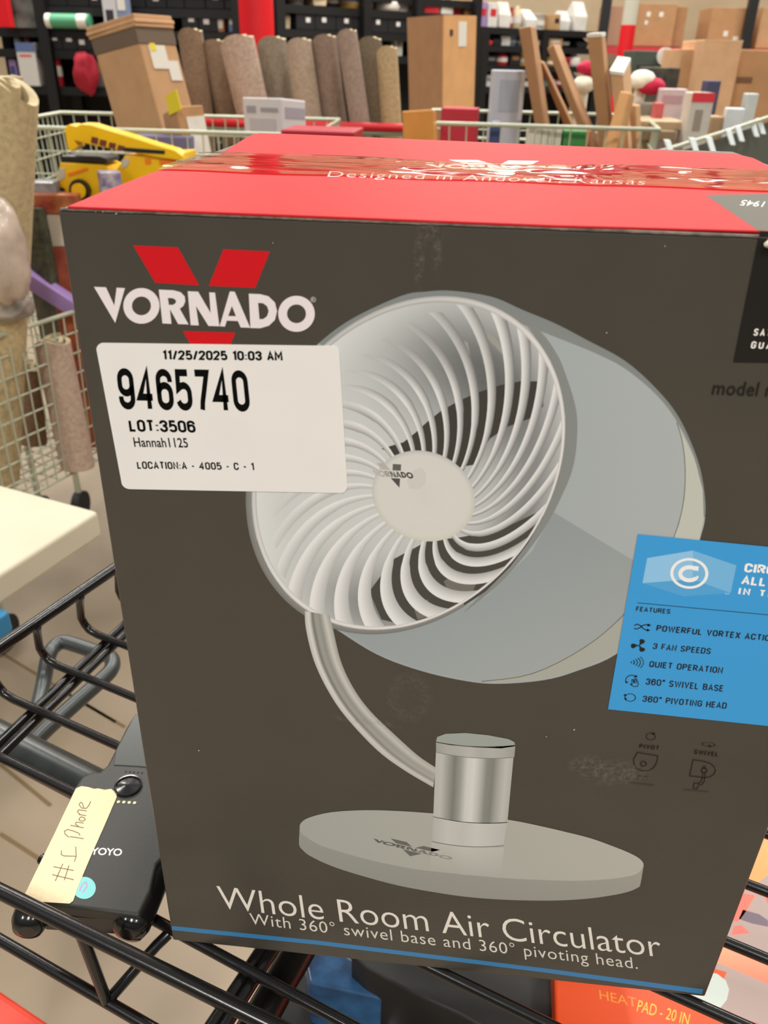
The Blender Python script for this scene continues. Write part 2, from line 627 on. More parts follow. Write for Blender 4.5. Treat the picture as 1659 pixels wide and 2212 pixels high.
XR = front[2].x
fl = [topp(126, 452, 0), topp(500, 459.5, 0), topp(900, 475, 0), topp(1200, 487, 0), topp(1632, 498, 0)]
fl = [Vector((p.x, max(-.0003, p.y), zt)) for p in fl]
fl += [Vector((XR, .0, zt)), Vector((XR, .145, zt)), topp(402, 352, 0), topp(337, 369, 0), topp(304, 381, 0), topp(216, 415, 0)]
flap('front_flap', fl, m_red)
bk = [topp(398, 350.5, 0), Vector((XR, .148, zt)), Vector((XR, .222, zt)), topp(1659, 358, 0), topp(1645, 349, 0), topp(1628, 341, 0), topp(1590, 332, 0),
      topp(1300, 318, 0), topp(1000, 305, 0), topp(650, 290, 0), topp(560, 287, 0), topp(543, 291, 0), topp(526, 300, 0), topp(472, 334, 0)]
flap('back_flap', bk, m_red)
# grey printed corner of the front flap
ink = Ink(topp, KF)
ink.poly([(1524, 421), (1660, 419), (1900, 424), (2100, 508), (1638, 498)], (92, 89, 80))
ink.next()
ink.text('Since 1945', (1726, 441), (1604, 432), (1719, 452), (235, 233, 225), 0.0)
# white brand mark and line of text on the flaps
ink.next()


def aff(p0, p1, p2, q0, q1, q2):
    """affine map sending the three points p to the three points q"""
    M = Matrix(((p1[0] - p0[0], p2[0] - p0[0]), (p1[1] - p0[1], p2[1] - p0[1]))).inverted()

    def f(p):
        a, c = M @ Vector((p[0] - p0[0], p[1] - p0[1]))
        return (q0[0] + a * (q1[0] - q0[0]) + c * (q2[0] - q0[0]), q0[1] + a * (q1[1] - q0[1]) + c * (q2[1] - q0[1]))
    return f


tf = aff((203, 697), (680, 717), (335, 530), (920, 363), (1236, 367), (1000, 345))
draw_logo(ink, tf, (238, 225, 220), (245, 235, 230))
ink.text('Designed in Andover, Kansas', (707, 381.5), (1392, 399), (712, 369.5), (240, 215, 210), -0.008, 1.1)
ink.build('flap_print', print_mat('ink_flap', 0.6, 0.12), box)

# worn fold along the top front edge
b = MB()
xs = [front[3].x + .001 + i * (XR - front[3].x - .002) / 240 for i in range(241)]
rows = []
for i, x in enumerate(xs):
    j = random.random()
    rows.append((x, zt - .0014 - .0002 * j, zt - .0009))
b.add([(x, -.0004, z) for x, z, t in rows] + [(x, -.0002, t) for x, z, t in rows] + [(x, .0012, zt - .0008) for x, z, t in rows],
      [(i, i + 1, i + 242, i + 241) for i in range(240)] + [(i + 241, i + 242, i + 483, i + 482) for i in range(240)])
b.build('worn_fold', mat('worn_card', (128, 112, 98), 0.8, second=(66, 60, 54), nscale=220, stretch=(1, .05, .05)), box)

# --- clear packing tape with wrinkles across the flap joint
m_tape = bpy.data.materials.new('clear_tape')
m_tape.use_nodes = True
nt = m_tape.node_tree
nt.nodes.remove(nt.nodes['Principled BSDF'])
tr = nt.nodes.new('ShaderNodeBsdfTransparent')
tr.inputs[0].default_value = (0.97, 0.93, 0.93, 1)
gl = nt.nodes.new('ShaderNodeBsdfGlossy')
gl.inputs['Roughness'].default_value = 0.07
gl.inputs['Color'].default_value = (1, .97, .9, 1)
fr = nt.nodes.new('ShaderNodeFresnel')
fr.inputs['IOR'].default_value = 1.24
mx = nt.nodes.new('ShaderNodeMixShader')
nt.links.new(fr.outputs[0], mx.inputs[0])
nt.links.new(tr.outputs[0], mx.inputs[1])
nt.links.new(gl.outputs[0], mx.inputs[2])
nt.links.new(mx.outputs[0], nt.nodes['Material Output'].inputs['Surface'])
from mathutils import noise as mnoise
NX, NY = 260, 30
vs, fs = [], []
x0, x1 = 0.0015, XR
for i in range(NX + 1):
    x = x0 + (x1 - x0) * i / NX
    for j in range(NY + 1):
        t = j / NY
        y = 0.1015 + (0.076 + .006 * math.sin(x * 30)) * t + .0015 * math.sin(x * 90)
        n1 = mnoise.noise(Vector((x * 14, y * 160, 1.3))) * (1 + 1.6 * max(0, mnoise.noise(Vector((x * 13, y * 9, 7.7)))))
        n2 = mnoise.noise(Vector((x * 40, y * 420, 5.1)))
        edge = min(1.0, 6 * t, 6 * (1 - t))
        z = zt + 0.0006 + edge * (0.0014 * abs(n1) + 0.00045 * n2 + 0.0003)
        vs.append((x, y, z))
for i in range(NX):
    for j in range(NY):
        a = i * (NY + 1) + j
        fs.append((a, a + NY + 1, a + NY + 2, a + 1))
me = bpy.data.meshes.new('packing_tape')
me.from_pydata(vs, [], fs)
link('packing_tape', me, m_tape, box, smooth=True)

# --- brand logo on the front
ink = Ink(facep, KF)
draw_logo(ink, lambda p: p, (222, 214, 216), (196, 8, 24))
ink.ellipse((676.7, 647), (5.6, 0), (0, 5.6), (205, 198, 198), 24, hole=0.82)
ink.text('R', (674.2, 650), (679.6, 650.2), (674, 644), (205, 198, 198))
ink.build('brand_logo', print_mat('ink_front', 0.42), box)

# --- fan photograph printed on the front
ink = Ink(facep, KF)
G = lambda v, w=0: (v + w, v + 2 + w // 2, v)
hous_top = [(689, 741), (763, 687), (867, 639), (920, 630), (976, 628), (1062, 641), (1128, 669), (1200, 699), (1269, 735), (1351, 780), (1420, 842), (1468, 904), (1506, 990), (1521, 1058), (1523, 1117), (1513, 1161)]
hous_bot = [(1490, 1240), (1430, 1330), (1331, 1413), (1247, 1449), (1175, 1469), (1078, 1477), (1006, 1471), (909, 1449), (813, 1413), (716, 1353), (655, 1316), (607, 1268), (563, 1186), (546, 1134), (542, 1077), (548, 1000), (570, 930), (610, 850), (650, 785)]


def hcol(x, y):
    t = max(0, min(1, (x - 700) / 800))
    return (147 + 18 * t, 156 + 16 * t, 160 + 13 * t)


outl = hous_top + hous_bot
cx0, cy0 = 1130, 1080
rows, cols = [], []
NR = 10
dense = []
dense = smooth(outl, True, 5)
dense.append(dense[0])
for k in range(NR + 1):
    t = 1 - k / NR
    rows.append([(cx0 + (p[0] - cx0) * t, cy0 + (p[1] - cy0) * t) for p in dense])
    cols.append([hcol(*p) for p in rows[-1]])
ink.strip(rows, cols)
ink.next()
# darker upper rim band, lower shade, seam of the rear cover
band_in = [(705, 752), (790, 700), (880, 660), (976, 650), (1060, 668), (1128, 700), (1200, 728), (1286, 763), (1351, 797), (1420, 855), (1466, 917), (1500, 990), (1515, 1058), (1518, 1117)]
tA, tB = smooth(hous_top[:15], False, 5), smooth([band_in[0]] + band_in[1:3] + [(930, 652)] + band_in[3:], False, 5)
ink.strip([tA, tB], [[(124, 130, 130)] * len(tA), [(128, 133, 132)] * len(tB)])
ink.poly([(1195, 1106), (1337, 1192), (1400, 1228), (1398, 1340), (1331, 1410), (1247, 1446), (1175, 1466), (1078, 1474), (1006, 1468), (909, 1446), (813, 1410), (740, 1362), (900, 1350), (1050, 1290), (1150, 1190)], None,
         fn=lambda x, y: (138 + (x - 900) * .018 + (y - 1200) * .045, 147 + (x - 900) * .014 + (y - 1200) * .04, 151 + (x - 900) * .01 + (y - 1200) * .035))
ink.next()
ink.poly([(1350, 1330), (1413, 1300), (1425, 1325), (1331, 1411), (1247, 1447), (1175, 1467), (1078, 1475), (1040, 1472), (1150, 1455), (1260, 1400)], (162, 164, 156))
ink.poly([(1462, 915), (1475, 960), (1481, 1020), (1478, 1080), (1466, 1135), (1450, 1170), (1510, 1170), (1520, 1117), (1518, 1058), (1500, 990)], (184, 187, 178))
ink.next()
ink.stroke(smooth([(1462, 912), (1474, 955), (1480, 1010), (1478, 1070), (1466, 1130), (1440, 1195), (1400, 1262), (1340, 1335), (1260, 1400), (1150, 1455), (1040, 1472)]), 1.6, (92, 92, 88))
# dark gap beside the grille ring
ink.poly(smooth([(1130, 690), (1160, 710), (1180, 730), (1200, 760), (1215, 790), (1241, 869), (1247, 925), (1240, 1000), (1216, 1066), (1170, 1150), (1090, 1250), (1000, 1325)], False, 4) + [ (1090, 1230), (1170, 1108), (1210, 980), (1222, 900), (1190, 780)], (128, 132, 131))
ink.next()

# least-squares ellipse of the grille ring
rim_pts = [(971, 643), (1048, 655), (1120, 690), (1176, 748), (1208, 815), (1221, 904), (1210, 960), (1171, 1108), (1084, 1242), (954, 1333), (845, 1360), (780, 1355), (650, 1303), (576, 1220), (546, 1134), (544, 1062), (694, 743), (780, 691), (867, 656)]
RC = (882, 1001)


def fit_ellipse(pts, c):
    import numpy as np
    A = np.array([[(x - c[0]) ** 2, (x - c[0]) * (y - c[1]), (y - c[1]) ** 2, x - c[0], y - c[1]] for x, y in pts], float)
    s = np.linalg.lstsq(A, np.ones(len(pts)), rcond=None)[0]
    Q = np.array([[s[0], s[1] / 2], [s[1] / 2, s[2]]])
    dv = -np.linalg.solve(2 * Q, s[3:5])
    kk = 1 + dv @ Q @ dv
    w, V = np.linalg.eigh(Q / kk)
    M = V @ np.diag(1 / np.sqrt(w)) @ V.T          # symmetric root: keeps angles upright
    return (c[0] + dv[0], c[1] + dv[1]), M


RC, RM = fit_ellipse(rim_pts, RC)
HC = (915, 1071)
HM = ((111, 6), (6, 98))


def disk(rho, th, r0=0.29):
    """rho 0.29 on the hub edge, 1 on the ring; th counter-clockwise, 0 = right"""
    t = (rho - r0) / (1 - r0)
    c, s_ = math.cos(th), -math.sin(th)
    a = (HC[0] + HM[0][0] * c + HM[0][1] * s_, HC[1] + HM[1][0] * c + HM[1][1] * s_)
    q = (RC[0] + RM[0][0] * c + RM[0][1] * s_, RC[1] + RM[1][0] * c + RM[1][1] * s_)
    return (a[0] * (1 - t) + q[0] * t, a[1] * (1 - t) + q[1] * t)


def bowl(rho, th):
    d = math.degrees(th) % 360
    up = max(0, math.cos(math.radians(d - 50)))           # upper right is deep
    left = max(0, math.cos(math.radians(d - 175)))
    v = 188 - 92 * up ** 2.4 * math.exp(-((rho - .70) / .24) ** 2) + 10 * left + 14 * max(0, rho - .8) / .2
    low = max(0, math.cos(math.radians(d - 295)))
    v -= 95 * low ** 1.5 * math.exp(-((rho - .8) / .25) ** 2)
    return (v - 2, v + 1, v + 1)


rows, cols = [], []
for k in range(13):
    rho = 0.2 + 0.8 * k / 12
    row = [disk(rho, 2 * math.pi * i / 96) for i in range(97)]
    rows.append(row)
    cols.append([bowl(rho, 2 * math.pi * i / 96) for i in range(97)])
ink.strip(rows, cols)
ink.next()
c4 = lambda x, y: (520 + x / 2.304, 600 + y / 2.304)
# dark motor behind the vanes
ink.poly([c4(*p) for p in ((700, 850), (810, 818), (870, 770), (930, 715), (1000, 660), (1090, 610), (1180, 570), (1290, 535), (1390, 515), (1508, 515), (1505, 640), (1440, 700), (1330, 740), (1240, 800), (1160, 930), (1000, 960), (800, 900))], None,
         fn=lambda x, y: (58, 56, 52))
ink.poly([c4(*p) for p in ((930, 1310), (1100, 1290), (1300, 1250), (1490, 1160), (1505, 1190), (1430, 1320), (1340, 1440), (1220, 1560), (1100, 1640), (960, 1690), (790, 1722), (700, 1700), (640, 1560), (760, 1400))], (66, 66, 62))
ink.next()
ink.poly([c4(*p) for p in ((1010, 1510), (1090, 1460), (1180, 1500), (1140, 1600), (1060, 1620))], (108, 107, 100))
ink.poly([c4(*p) for p in ((860, 1640), (930, 1600), (960, 1680), (880, 1700))], (112, 110, 104))
# faint blades of the impeller in the upper right
for (a, bq, w) in (((1180, 250), (1330, 400), 60), ((1060, 300), (1120, 420), 70)):
    ink.poly([c4(a[0], a[1]), c4(a[0] + w, a[1] + 20), c4(bq[0] + w * .4, bq[1]), c4(bq[0] - 20, bq[1] - 10)], (150, 150, 144))
ink.next()
NV = 30
for i in range(NV):
    ph = 2 * math.pi * i / NV + 0.05
    dg = math.degrees(ph) % 360
    sweep = math.radians(33 + 16 * max(0, math.cos(math.radians(dg - 20))))
    deflect = max(0.0, math.cos(math.radians(dg + 33 - 140)))    # these melt into the upper deflector
    rend = 1.0 - 0.2 * deflect
    rowsA = []
    n = 22
    for k in range(n + 1):
        t = k / n
        rho = 0.27 + (rend - 0.27) * t
        th = ph + sweep * t ** 1.35
        wd = (0.050 + 0.02 * t) * (1 - .85 * deflect * t ** 2.5)
        rowsA.append((rho, th, wd, t))
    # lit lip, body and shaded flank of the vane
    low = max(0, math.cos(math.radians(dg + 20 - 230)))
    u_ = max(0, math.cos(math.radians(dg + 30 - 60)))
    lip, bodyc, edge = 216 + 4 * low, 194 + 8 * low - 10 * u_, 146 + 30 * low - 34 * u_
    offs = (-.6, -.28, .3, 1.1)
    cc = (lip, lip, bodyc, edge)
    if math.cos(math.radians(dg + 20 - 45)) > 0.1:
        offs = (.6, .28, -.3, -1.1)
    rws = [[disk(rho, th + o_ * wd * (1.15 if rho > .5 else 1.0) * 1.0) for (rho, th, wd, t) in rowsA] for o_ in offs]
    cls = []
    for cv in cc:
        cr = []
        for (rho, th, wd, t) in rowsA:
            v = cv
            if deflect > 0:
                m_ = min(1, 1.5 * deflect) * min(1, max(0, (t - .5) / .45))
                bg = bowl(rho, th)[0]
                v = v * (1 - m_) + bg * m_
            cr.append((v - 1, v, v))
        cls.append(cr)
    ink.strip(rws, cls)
    ink.next(0)
ink.next()
# ring
ro = [disk(1.0, 2 * math.pi * i / 120) for i in range(121)]
ri = [disk(0.972, 2 * math.pi * i / 120) for i in range(121)]
rm = [disk(0.986, 2 * math.pi * i / 120) for i in range(121)]


def ringc(i, inner):
    d = 3 * i
    v = 205 - 28 * max(0, math.cos(math.radians(d - 130)))
    return (v - (18 if inner else 0), v - (18 if inner else 1), v - (19 if inner else 1))


ink.strip([ro, rm, ri], [[ringc(i, True) for i in range(121)], [tuple(min(226, q + 14) for q in ringc(i, False)) for i in range(121)], [ringc(i, True) for i in range(121)]])
dk = [disk(1.035, 2 * math.pi * i / 120) for i in range(58, 100)]
d2 = [disk(1.002, 2 * math.pi * i / 120) for i in range(58, 100)]
ink.strip([dk, d2], [[(112, 113, 110)] * len(dk), [(132, 133, 130)] * len(dk)])
ink.next()
# hub
hub = [[(HC[0] + r_ * (HM[0][0] * math.cos(t) + HM[0][1] * math.sin(t)), HC[1] + r_ * (HM[1][0] * math.cos(t) + HM[1][1] * math.sin(t))) for t in [2 * math.pi * i / 60 for i in range(61)]] for r_ in (1.0, .9, .5, .0)]
ink.strip(hub, [[(188 + 8 * math.sin(2 * math.pi * i / 60), 188 + 8 * math.sin(2 * math.pi * i / 60), 183) for i in range(61)], [(203, 203, 198)] * 61, [(205, 204, 199)] * 61, [(202, 201, 196)] * 61])
ink.next()
ink.poly([(893, 1015), (910, 1010), (921, 1022), (919, 1045), (905, 1057), (885, 1055), (878, 1040)], (197, 195, 190))
ink.next()
tf = aff((203, 697), (680, 717), (335, 530), (809, 1029), (894.5, 1033.5), (822, 1000))
draw_logo(ink, tf, [(178, 178, 174), (170, 170, 166), (146, 146, 142), (104, 104, 100), (80, 80, 76), (64, 64, 60), (58, 58, 54)], [(172, 172, 168), (92, 93, 88), (74, 75, 71)])
# stem
c5 = lambda x, y: (620 + x / 2.0737, 1300 + y / 2.0737)
Lp = [c5(*p) for p in ((80, 40), (85, 120), (120, 260), (180, 390), (260, 510), (400, 660), (520, 750), (655, 830))]
Lp_n = len(Lp)
Rp = [c5(*p) for p in ((190, 60), (205, 115), (240, 260), (295, 380), (375, 490), (500, 610), (590, 690), (668, 742))]
Lp, Rp = smooth(Lp, False, 5), smooth(Rp, False, 5)
prof = [(0, (178, 178, 173)), (.16, (205, 204, 199)), (.3, (110, 110, 105)), (.42, (150, 150, 146)), (.6, (138, 138, 133)), (.8, (192, 191, 186)), (1, (150, 150, 145))]
rws = [[(a[0] + (q[0] - a[0]) * t, a[1] + (q[1] - a[1]) * t) for a, q in zip(Lp, Rp)] for t, c in prof]
cls = [[tuple(v * (1 + .0) for v in c) for _ in Lp] for t, c in prof]
for k in range(16, len(Lp)):
    for r_ in range(len(prof)):
        f_ = (k - 15) / (len(Lp) - 15)
        g_ = (168, 168, 160)
        cls[r_][k] = tuple(v * (1 - .55 * f_) + w_ * .55 * f_ for v, w_ in zip(cls[r_][k], g_))
ink.strip(rws, cls)
ink.next()
# base disc
top_o = [c5(*p) for p in ((57, 1015), (62, 990), (100, 965), (200, 941), (350, 932), (500, 936), (650, 946), (820, 958), (990, 975), (1120, 1000), (1250, 1030), (1360, 1058), (1450, 1090), (1530, 1122), (1580, 1150), (1597, 1180), (1570, 1215), (1520, 1230), (1450, 1240), (1350, 1247), (1250, 1248), (1100, 1243), (950, 1235), (780, 1219), (600, 1200), (470, 1177), (350, 1150), (240, 1119), (150, 1090), (90, 1055), (60, 1030))]
side = [c5(*p) for p in ((57, 1015), (54, 1085), (70, 1110), (100, 1135), (170, 1170), (250, 1200), (370, 1236), (500, 1270), (650, 1298), (800, 1320), (950, 1332), (1100, 1337), (1230, 1336), (1350, 1328), (1440, 1316), (1520, 1300), (1570, 1280), (1583, 1262), (1597, 1180))]
ink.poly(smooth(side, False, 3) + [c5(1450, 1160), c5(900, 1150), c5(300, 1080)], None, fn=lambda x, y: (144 + (x - 640) * .018 - (y - 1800) * .06, 145 + (x - 640) * .016 - (y - 1800) * .06, 140 + (x - 640) * .012 - (y - 1800) * .06))
ink.next()
ink.poly(smooth(top_o, True, 3), None, fn=lambda x, y: (158 + (x - 640) * .022, 160 + (x - 640) * .018, 154 + (x - 640) * .014))
ink.next()
ink.strip([[c5(648, 1070), c5(800, 1095), c5(972, 1100)], [c5(640, 1190), c5(790, 1222), c5(958, 1232)]], [[(178, 178, 172), (186, 186, 180), (180, 180, 174)], [(166, 167, 160)] * 3])
tf = aff((203, 697), (680, 717), (335, 530), c5(375, 1072), c5(735, 1156), c5(500, 1066))
draw_logo(ink, tf, [(88, 88, 84), (90, 90, 86), (90, 90, 86), (100, 100, 96), (112, 112, 108), (128, 128, 123), (138, 138, 132)], (98, 98, 94))
ink.next()
# post: lower collar, metal tube, cap
def colw(top_y, bot_y, xl, xr, bow, shades, bl=None):
    n = len(shades)
    T, B = [], []
    for i in range(n):
        t = i / (n - 1)
        q = 4 * t * (1 - t)
        T.append(c5(xl[0] + (xr[0] - xl[0]) * t, top_y[0] + (top_y[1] - top_y[0]) * t + bow * q))
        B.append(c5(xl[1] + (xr[1] - xl[1]) * t, bot_y[0] + (bot_y[1] - bot_y[0]) * t + bow * q))
    ink.strip([T, B], [shades, shades])
g3 = lambda v: (v, v + 1, v - 4)
colw((960, 985), (1072, 1090), (655, 650), (987, 970), 14, [g3(v) for v in (172, 188, 184, 193, 186, 178)])
colw((650, 690), (962, 988), (668, 655), (1015, 987), 14, [g3(v) for v in (176, 180, 150, 118, 148, 196, 204, 178, 132, 124, 160, 182, 168)])
ink.next()
colw((625, 640), (672, 695), (667, 668), (1023, 1018), 14, [g3(v) for v in (150, 164, 166, 176, 166, 170, 164, 152)])
ink.poly([c5(*p) for p in ((667, 628), (672, 604), (710, 590), (800, 586), (900, 596), (990, 613), (1018, 626), (1023, 645), (960, 655), (840, 650), (730, 640))], (150, 156, 152))
ink.next()
ink.stroke([c5(x_, 672 + (x_ - 668) * .066 + 14 * 4 * ((x_ - 668) / 350) * (1 - (x_ - 668) / 350)) for x_ in range(668, 1019, 25)], 1.2, (110, 112, 108))
ink.stroke([c5(x_, 1072 + (x_ - 650) * .056 + 14 * 4 * ((x_ - 650) / 320) * (1 - (x_ - 650) / 320)) for x_ in range(650, 971, 20)], 1.5, (98, 100, 96))
ink.build('fan_picture', print_mat('ink_front', 0.42), box)

# --- blue feature panel, badge and small icons
ink = Ink(facep, KF, base=3e-5 + 28 * 1e-5)
BLUE = (54, 150, 212)
ink.poly([(1378, 1153), (1800, 1194), (1790, 1581), (1313, 1531)], BLUE)
ink.next()
f2 = lambda x, y: (1260 + x / 3.687, 1120 + y / 3.687)
ink.poly([f2(*p) for p in ((508, 312), (872, 252), (868, 480), (470, 512))], (138, 190, 228))
ink.poly([f2(*p) for p in ((872, 252), (1218, 370), (1172, 590), (868, 480))], (112, 176, 220))
ink.poly([f2(*p) for p in ((470, 512), (868, 480), (1172, 590), (800, 618))], (78, 158, 212))
ink.next()
ink.ellipse(f2(843, 434), (41, 3), (-3, 33), (240, 240, 240), 44, hole=0.84)
ink.stroke([f2(843 + 72 * math.cos(a), 434 - 52 * math.sin(a) + 3) for a in [math.radians(42 + i * 276 / 24) for i in range(25)]], 8.5, (242, 242, 242))
ink.next()
ink.poly([f2(880, 375), f2(918, 378), f2(914, 415), f2(898, 412)], (242, 242, 242))
ink.poly([f2(905, 450), f2(918, 462), f2(900, 490), f2(886, 478)], (242, 242, 242))
INK, WH = (22, 36, 52), (236, 238, 240)
ink.din('CIRCULATES', f2(1287, 424), f2(1287 + 640, 424 + 62), f2(1300, 352), WH, .19)
ink.din('ALL THE AIR', f2(1262, 520), f2(1262 + 660, 520 + 64), f2(1276, 450), WH, .17)
ink.din('IN THE ROOM', f2(1238, 600), f2(1238 + 700, 600 + 68), f2(1248, 548), WH, .17, gap=.32)
ink.stroke([f2(430, 668), f2(1471, 764), f2(1850, 798)], 1.5, INK)
ink.din('FEATURES', f2(420, 735), f2(685, 757), f2(427, 696), INK, .17)
ink.din('POWERFUL VORTEX ACTION', f2(582, 894), f2(1520, 978), f2(592, 844), INK, .17)
ink.din('3 FAN SPEEDS', f2(553, 1036), f2(1005, 1078), f2(563, 988), INK, .16)
ink.din('QUIET OPERATION', f2(526, 1180), f2(1100, 1231), f2(535, 1130), INK, .16)
ink.din('360° SWIVEL BASE', f2(498, 1320), f2(1106, 1376), f2(506, 1268), INK, .16)
ink.din('360° PIVOTING HEAD', f2(472, 1456), f2(1132, 1512), f2(480, 1406), INK, .16)
ink.din('™', f2(1122, 612), f2(1155, 614), f2(1125, 592), (160, 200, 228), .1)
# icons
ink.stroke([f2(*p) for p in ((404, 848), (430, 838), (455, 850), (480, 876), (505, 886), (525, 886))], 2.4, INK)
ink.stroke([f2(*p) for p in ((402, 872), (425, 876), (450, 866), (475, 846), (505, 842), (530, 846))], 2.4, INK)
ink.poly([f2(512, 832), f2(542, 847), f2(508, 860)], INK)
ink.poly([f2(506, 872), f2(532, 888), f2(502, 898)], INK)
for (a, r_) in ((58, 1.0), (182, 1.0), (298, 1.0)):
    ca, sa = math.cos(math.radians(a)), -math.sin(math.radians(a))
    P = [(2, -5), (22, -8), (44, -26), (62, -22), (68, 0), (58, 20), (38, 20), (20, 8), (2, 5)]
    ink.poly([f2(444 + (x * ca - y * sa), 1008 + (x * sa + y * ca) * .82) for x, y in P], (18, 26, 30))
for r_, c_ in ((16, INK), (40, INK), (64, (24, 70, 88)), (88, (24, 70, 88)), (112, (30, 92, 116))):
    ink.stroke([f2(366 + r_ * math.cos(a), 1142 + r_ * .62 * math.sin(a)) for a in [math.radians(-40 + 10 * i) for i in range(9)]], 2.6, c_)
ink.stroke([f2(385 + 48 * math.cos(a), 1284 - 40 * math.sin(a)) for a in [math.radians(40 + 15 * i) for i in range(12)]], 2.0, INK)
ink.poly([f2(398, 1262), f2(430, 1262), f2(424, 1240)], INK)
ink.poly([f2(330, 1288), f2(360, 1300), f2(340, 1312)], INK)
ink.stroke([f2(*p) for p in ((372, 1312), (388, 1318), (384, 1282), (396, 1278), (404, 1300), (410, 1270), (424, 1276), (430, 1290), (438, 1312), (430, 1332), (405, 1336), (384, 1326), (372, 1312))], 1.8, INK)
for x_ in (394, 406, 418):
    ink.stroke([f2(x_, 1276), f2(x_ + 6, 1310)], 1.8, INK)
ink.ellipse(f2(372, 1422), (12.5, 1), (-1, 8.8), INK, 30, hole=.82)
ink.poly([f2(318, 1408), f2(346, 1410), f2(330, 1390)], INK)
ink.poly([f2(322, 1430), f2(338, 1446), f2(348, 1424)], INK)
ink.build('feature_panel', print_mat('ink_front', 0.42), box)
# guarantee badge
ink = Ink(facep, KF, base=3e-5 + 30 * 1e-5)
ink.poly([(1641, 499), (1900, 503), (1900, 786), (1584, 781.5)], (22, 21, 19))
ink.next()
ink.din('SATISFACTION', (1627.5, 724.5), (1775, 731), (1631, 709), (232, 230, 224), .165, gap=.36)
ink.din('GUARANTEED', (1622, 752), (1775, 759), (1625.5, 736.5), (232, 230, 224), .165, gap=.42)
ink.text('model no.', (1537, 851), (1700, 857), (1543, 822), (24, 23, 21), 0.008, 1.05)
ink.build('guarantee_badge', print_mat('ink_front', 0.42), box)
# pivot and swivel pictograms
ink = Ink(facep, KF, base=3e-5 + 30 * 1e-5)
DKI = (20, 18, 16)
ink.ellipse(f2(537, 1734), (10.5, .6), (-.6, 8), DKI, 30, hole=.86)
ink.poly([f2(540, 1704), f2(572, 1706), f2(556, 1724)], DKI)
ink.din('PIVOT', f2(447, 1826), f2(598, 1840), f2(453, 1794), DKI, .15, gap=.24)
ink.stroke([f2(*p) for p in ((430, 1860), (594, 1888), (584, 1940), (560, 1982), (520, 2006), (470, 2008), (425, 1990), (402, 1950), (400, 1915))], 1.7, DKI, closed=True)
ink.ellipse(f2(478, 1952), (7, 0), (0, 6), DKI, 24, hole=.7)
ink.stroke([f2(470, 1975), f2(455, 2010)], 1.2, (82, 76, 69))
ink.poly([f2(430, 2050), f2(510, 2055), f2(512, 2085), f2(428, 2080)], (62, 58, 52))
ink.stroke([f2(375, 2105), f2(560, 2124)], 2.4, (58, 54, 48))
ink.ellipse(f2(997, 1797), (15, 1.5), (-.7, 4.6), DKI, 30, hole=.86)
ink.poly([f2(990, 1800), f2(1025, 1808), f2(1005, 1820)], DKI)
ink.din('SWIVEL', f2(882, 1872), f2(1068, 1894), f2(890, 1838), DKI, .15, gap=.24)
ink.stroke([f2(*p) for p in ((874, 1918), (960, 1932), (1010, 1948), (1042, 1975), (1052, 2002), (1040, 2035), (1005, 2056), (960, 2062), (846, 2046))], 1.7, DKI, closed=True)
ink.ellipse(f2(962, 2004), (7, 0), (0, 6), DKI, 24, hole=.7)
ink.ellipse(f2(962, 1978), (3.5, 0), (0, 3), DKI, 20, hole=.6)
ink.stroke([f2(*p) for p in ((952, 2022), (948, 2062), (938, 2090), (915, 2108), (882, 2104), (874, 2145), (905, 2150), (918, 2120), (945, 2116), (964, 2090), (970, 2024))], 1.6, DKI)
ink.stroke([f2(800, 2160), f2(1000, 2178)], 2.2, (62, 58, 52))
ink.build('pictogram_print', print_mat('ink_front', 0.42), box)

# --- title lettering and blue line
ink = Ink(facep, KF)
ink.text('Whole Room Air Circulator', (474, 1962), (1430, 2068), (467, 1913), (222, 216, 206), -0.006)
ink.text('With 360° swivel base and 360° pivoting head.', (541, 1996), (1378, 2093), (538, 1972), (214, 208, 198), -0.004, 1.08)
ink.poly([(371, 2000), (690, 2032), (1180, 2092), (1519, 2137), (1516, 2147.5), (1180, 2101), (690, 2041), (371.5, 2009)], (52, 120, 170))
ink.build('title_print', print_mat('ink_front', 0.42), box)

# --- white stock sticker
c3 = lambda x, y: (120 + x / 2.592, 440 + y / 2.592)
lab = []
for (cx_, cy_, a0, sx, sy) in ((268, 815, 180, 37, 37), (1552, 832, 90, 37, 37), (1597, 1578, 0, 37, 40), (420, 1552, 270, 50, 44)):
    for i in range(8):
        a = math.radians(a0 - i * 90 / 7)
        lab.append(c3(cx_ + sx * math.cos(a), cy_ - sy * math.sin(a)))
LB = 3e-5 + 36 * 1e-5
mb = MB()
m_paper = mat('label_paper', (222, 220, 217), 0.5, k=1.12, noise=0.015, nscale=40)
lab3 = [facep(p[0], p[1], LB) for p in lab]
mb.prism([Vector((p.x, -.0001, p.z)) for p in lab3], lab3)
sticker = mb.build('stock_sticker', m_paper, box)
sticker['label'] = 'white rounded paper sticker with black stock numbers'
ink = Ink(facep, 1.0, base=LB + 5e-5)
BK = (8, 10, 9)
ink.din('11/25/2025 10:03 AM', c3(608, 872), c3(1268, 878), c3(604, 818), BK, .19, gap=.14)
ink.din('9465740', c3(377, 1150), c3(1082, 1163), c3(353, 918), BK, .15, gap=.17)
ink.din('LOT:3506', c3(425, 1274), c3(782, 1280), c3(415, 1206), BK, .17, gap=.15)
ink.text('Hannah1125', c3(444, 1358), c3(746, 1362), c3(435, 1307), BK, .014, 1.02)
ink.din('LOCATION:A - 4005 - C - 1', c3(465, 1482), c3(1112, 1490), c3(459, 1440), BK, .16, gap=.17)
ink.build('sticker_lettering', print_mat('ink_label', 0.5, 0.08), sticker)

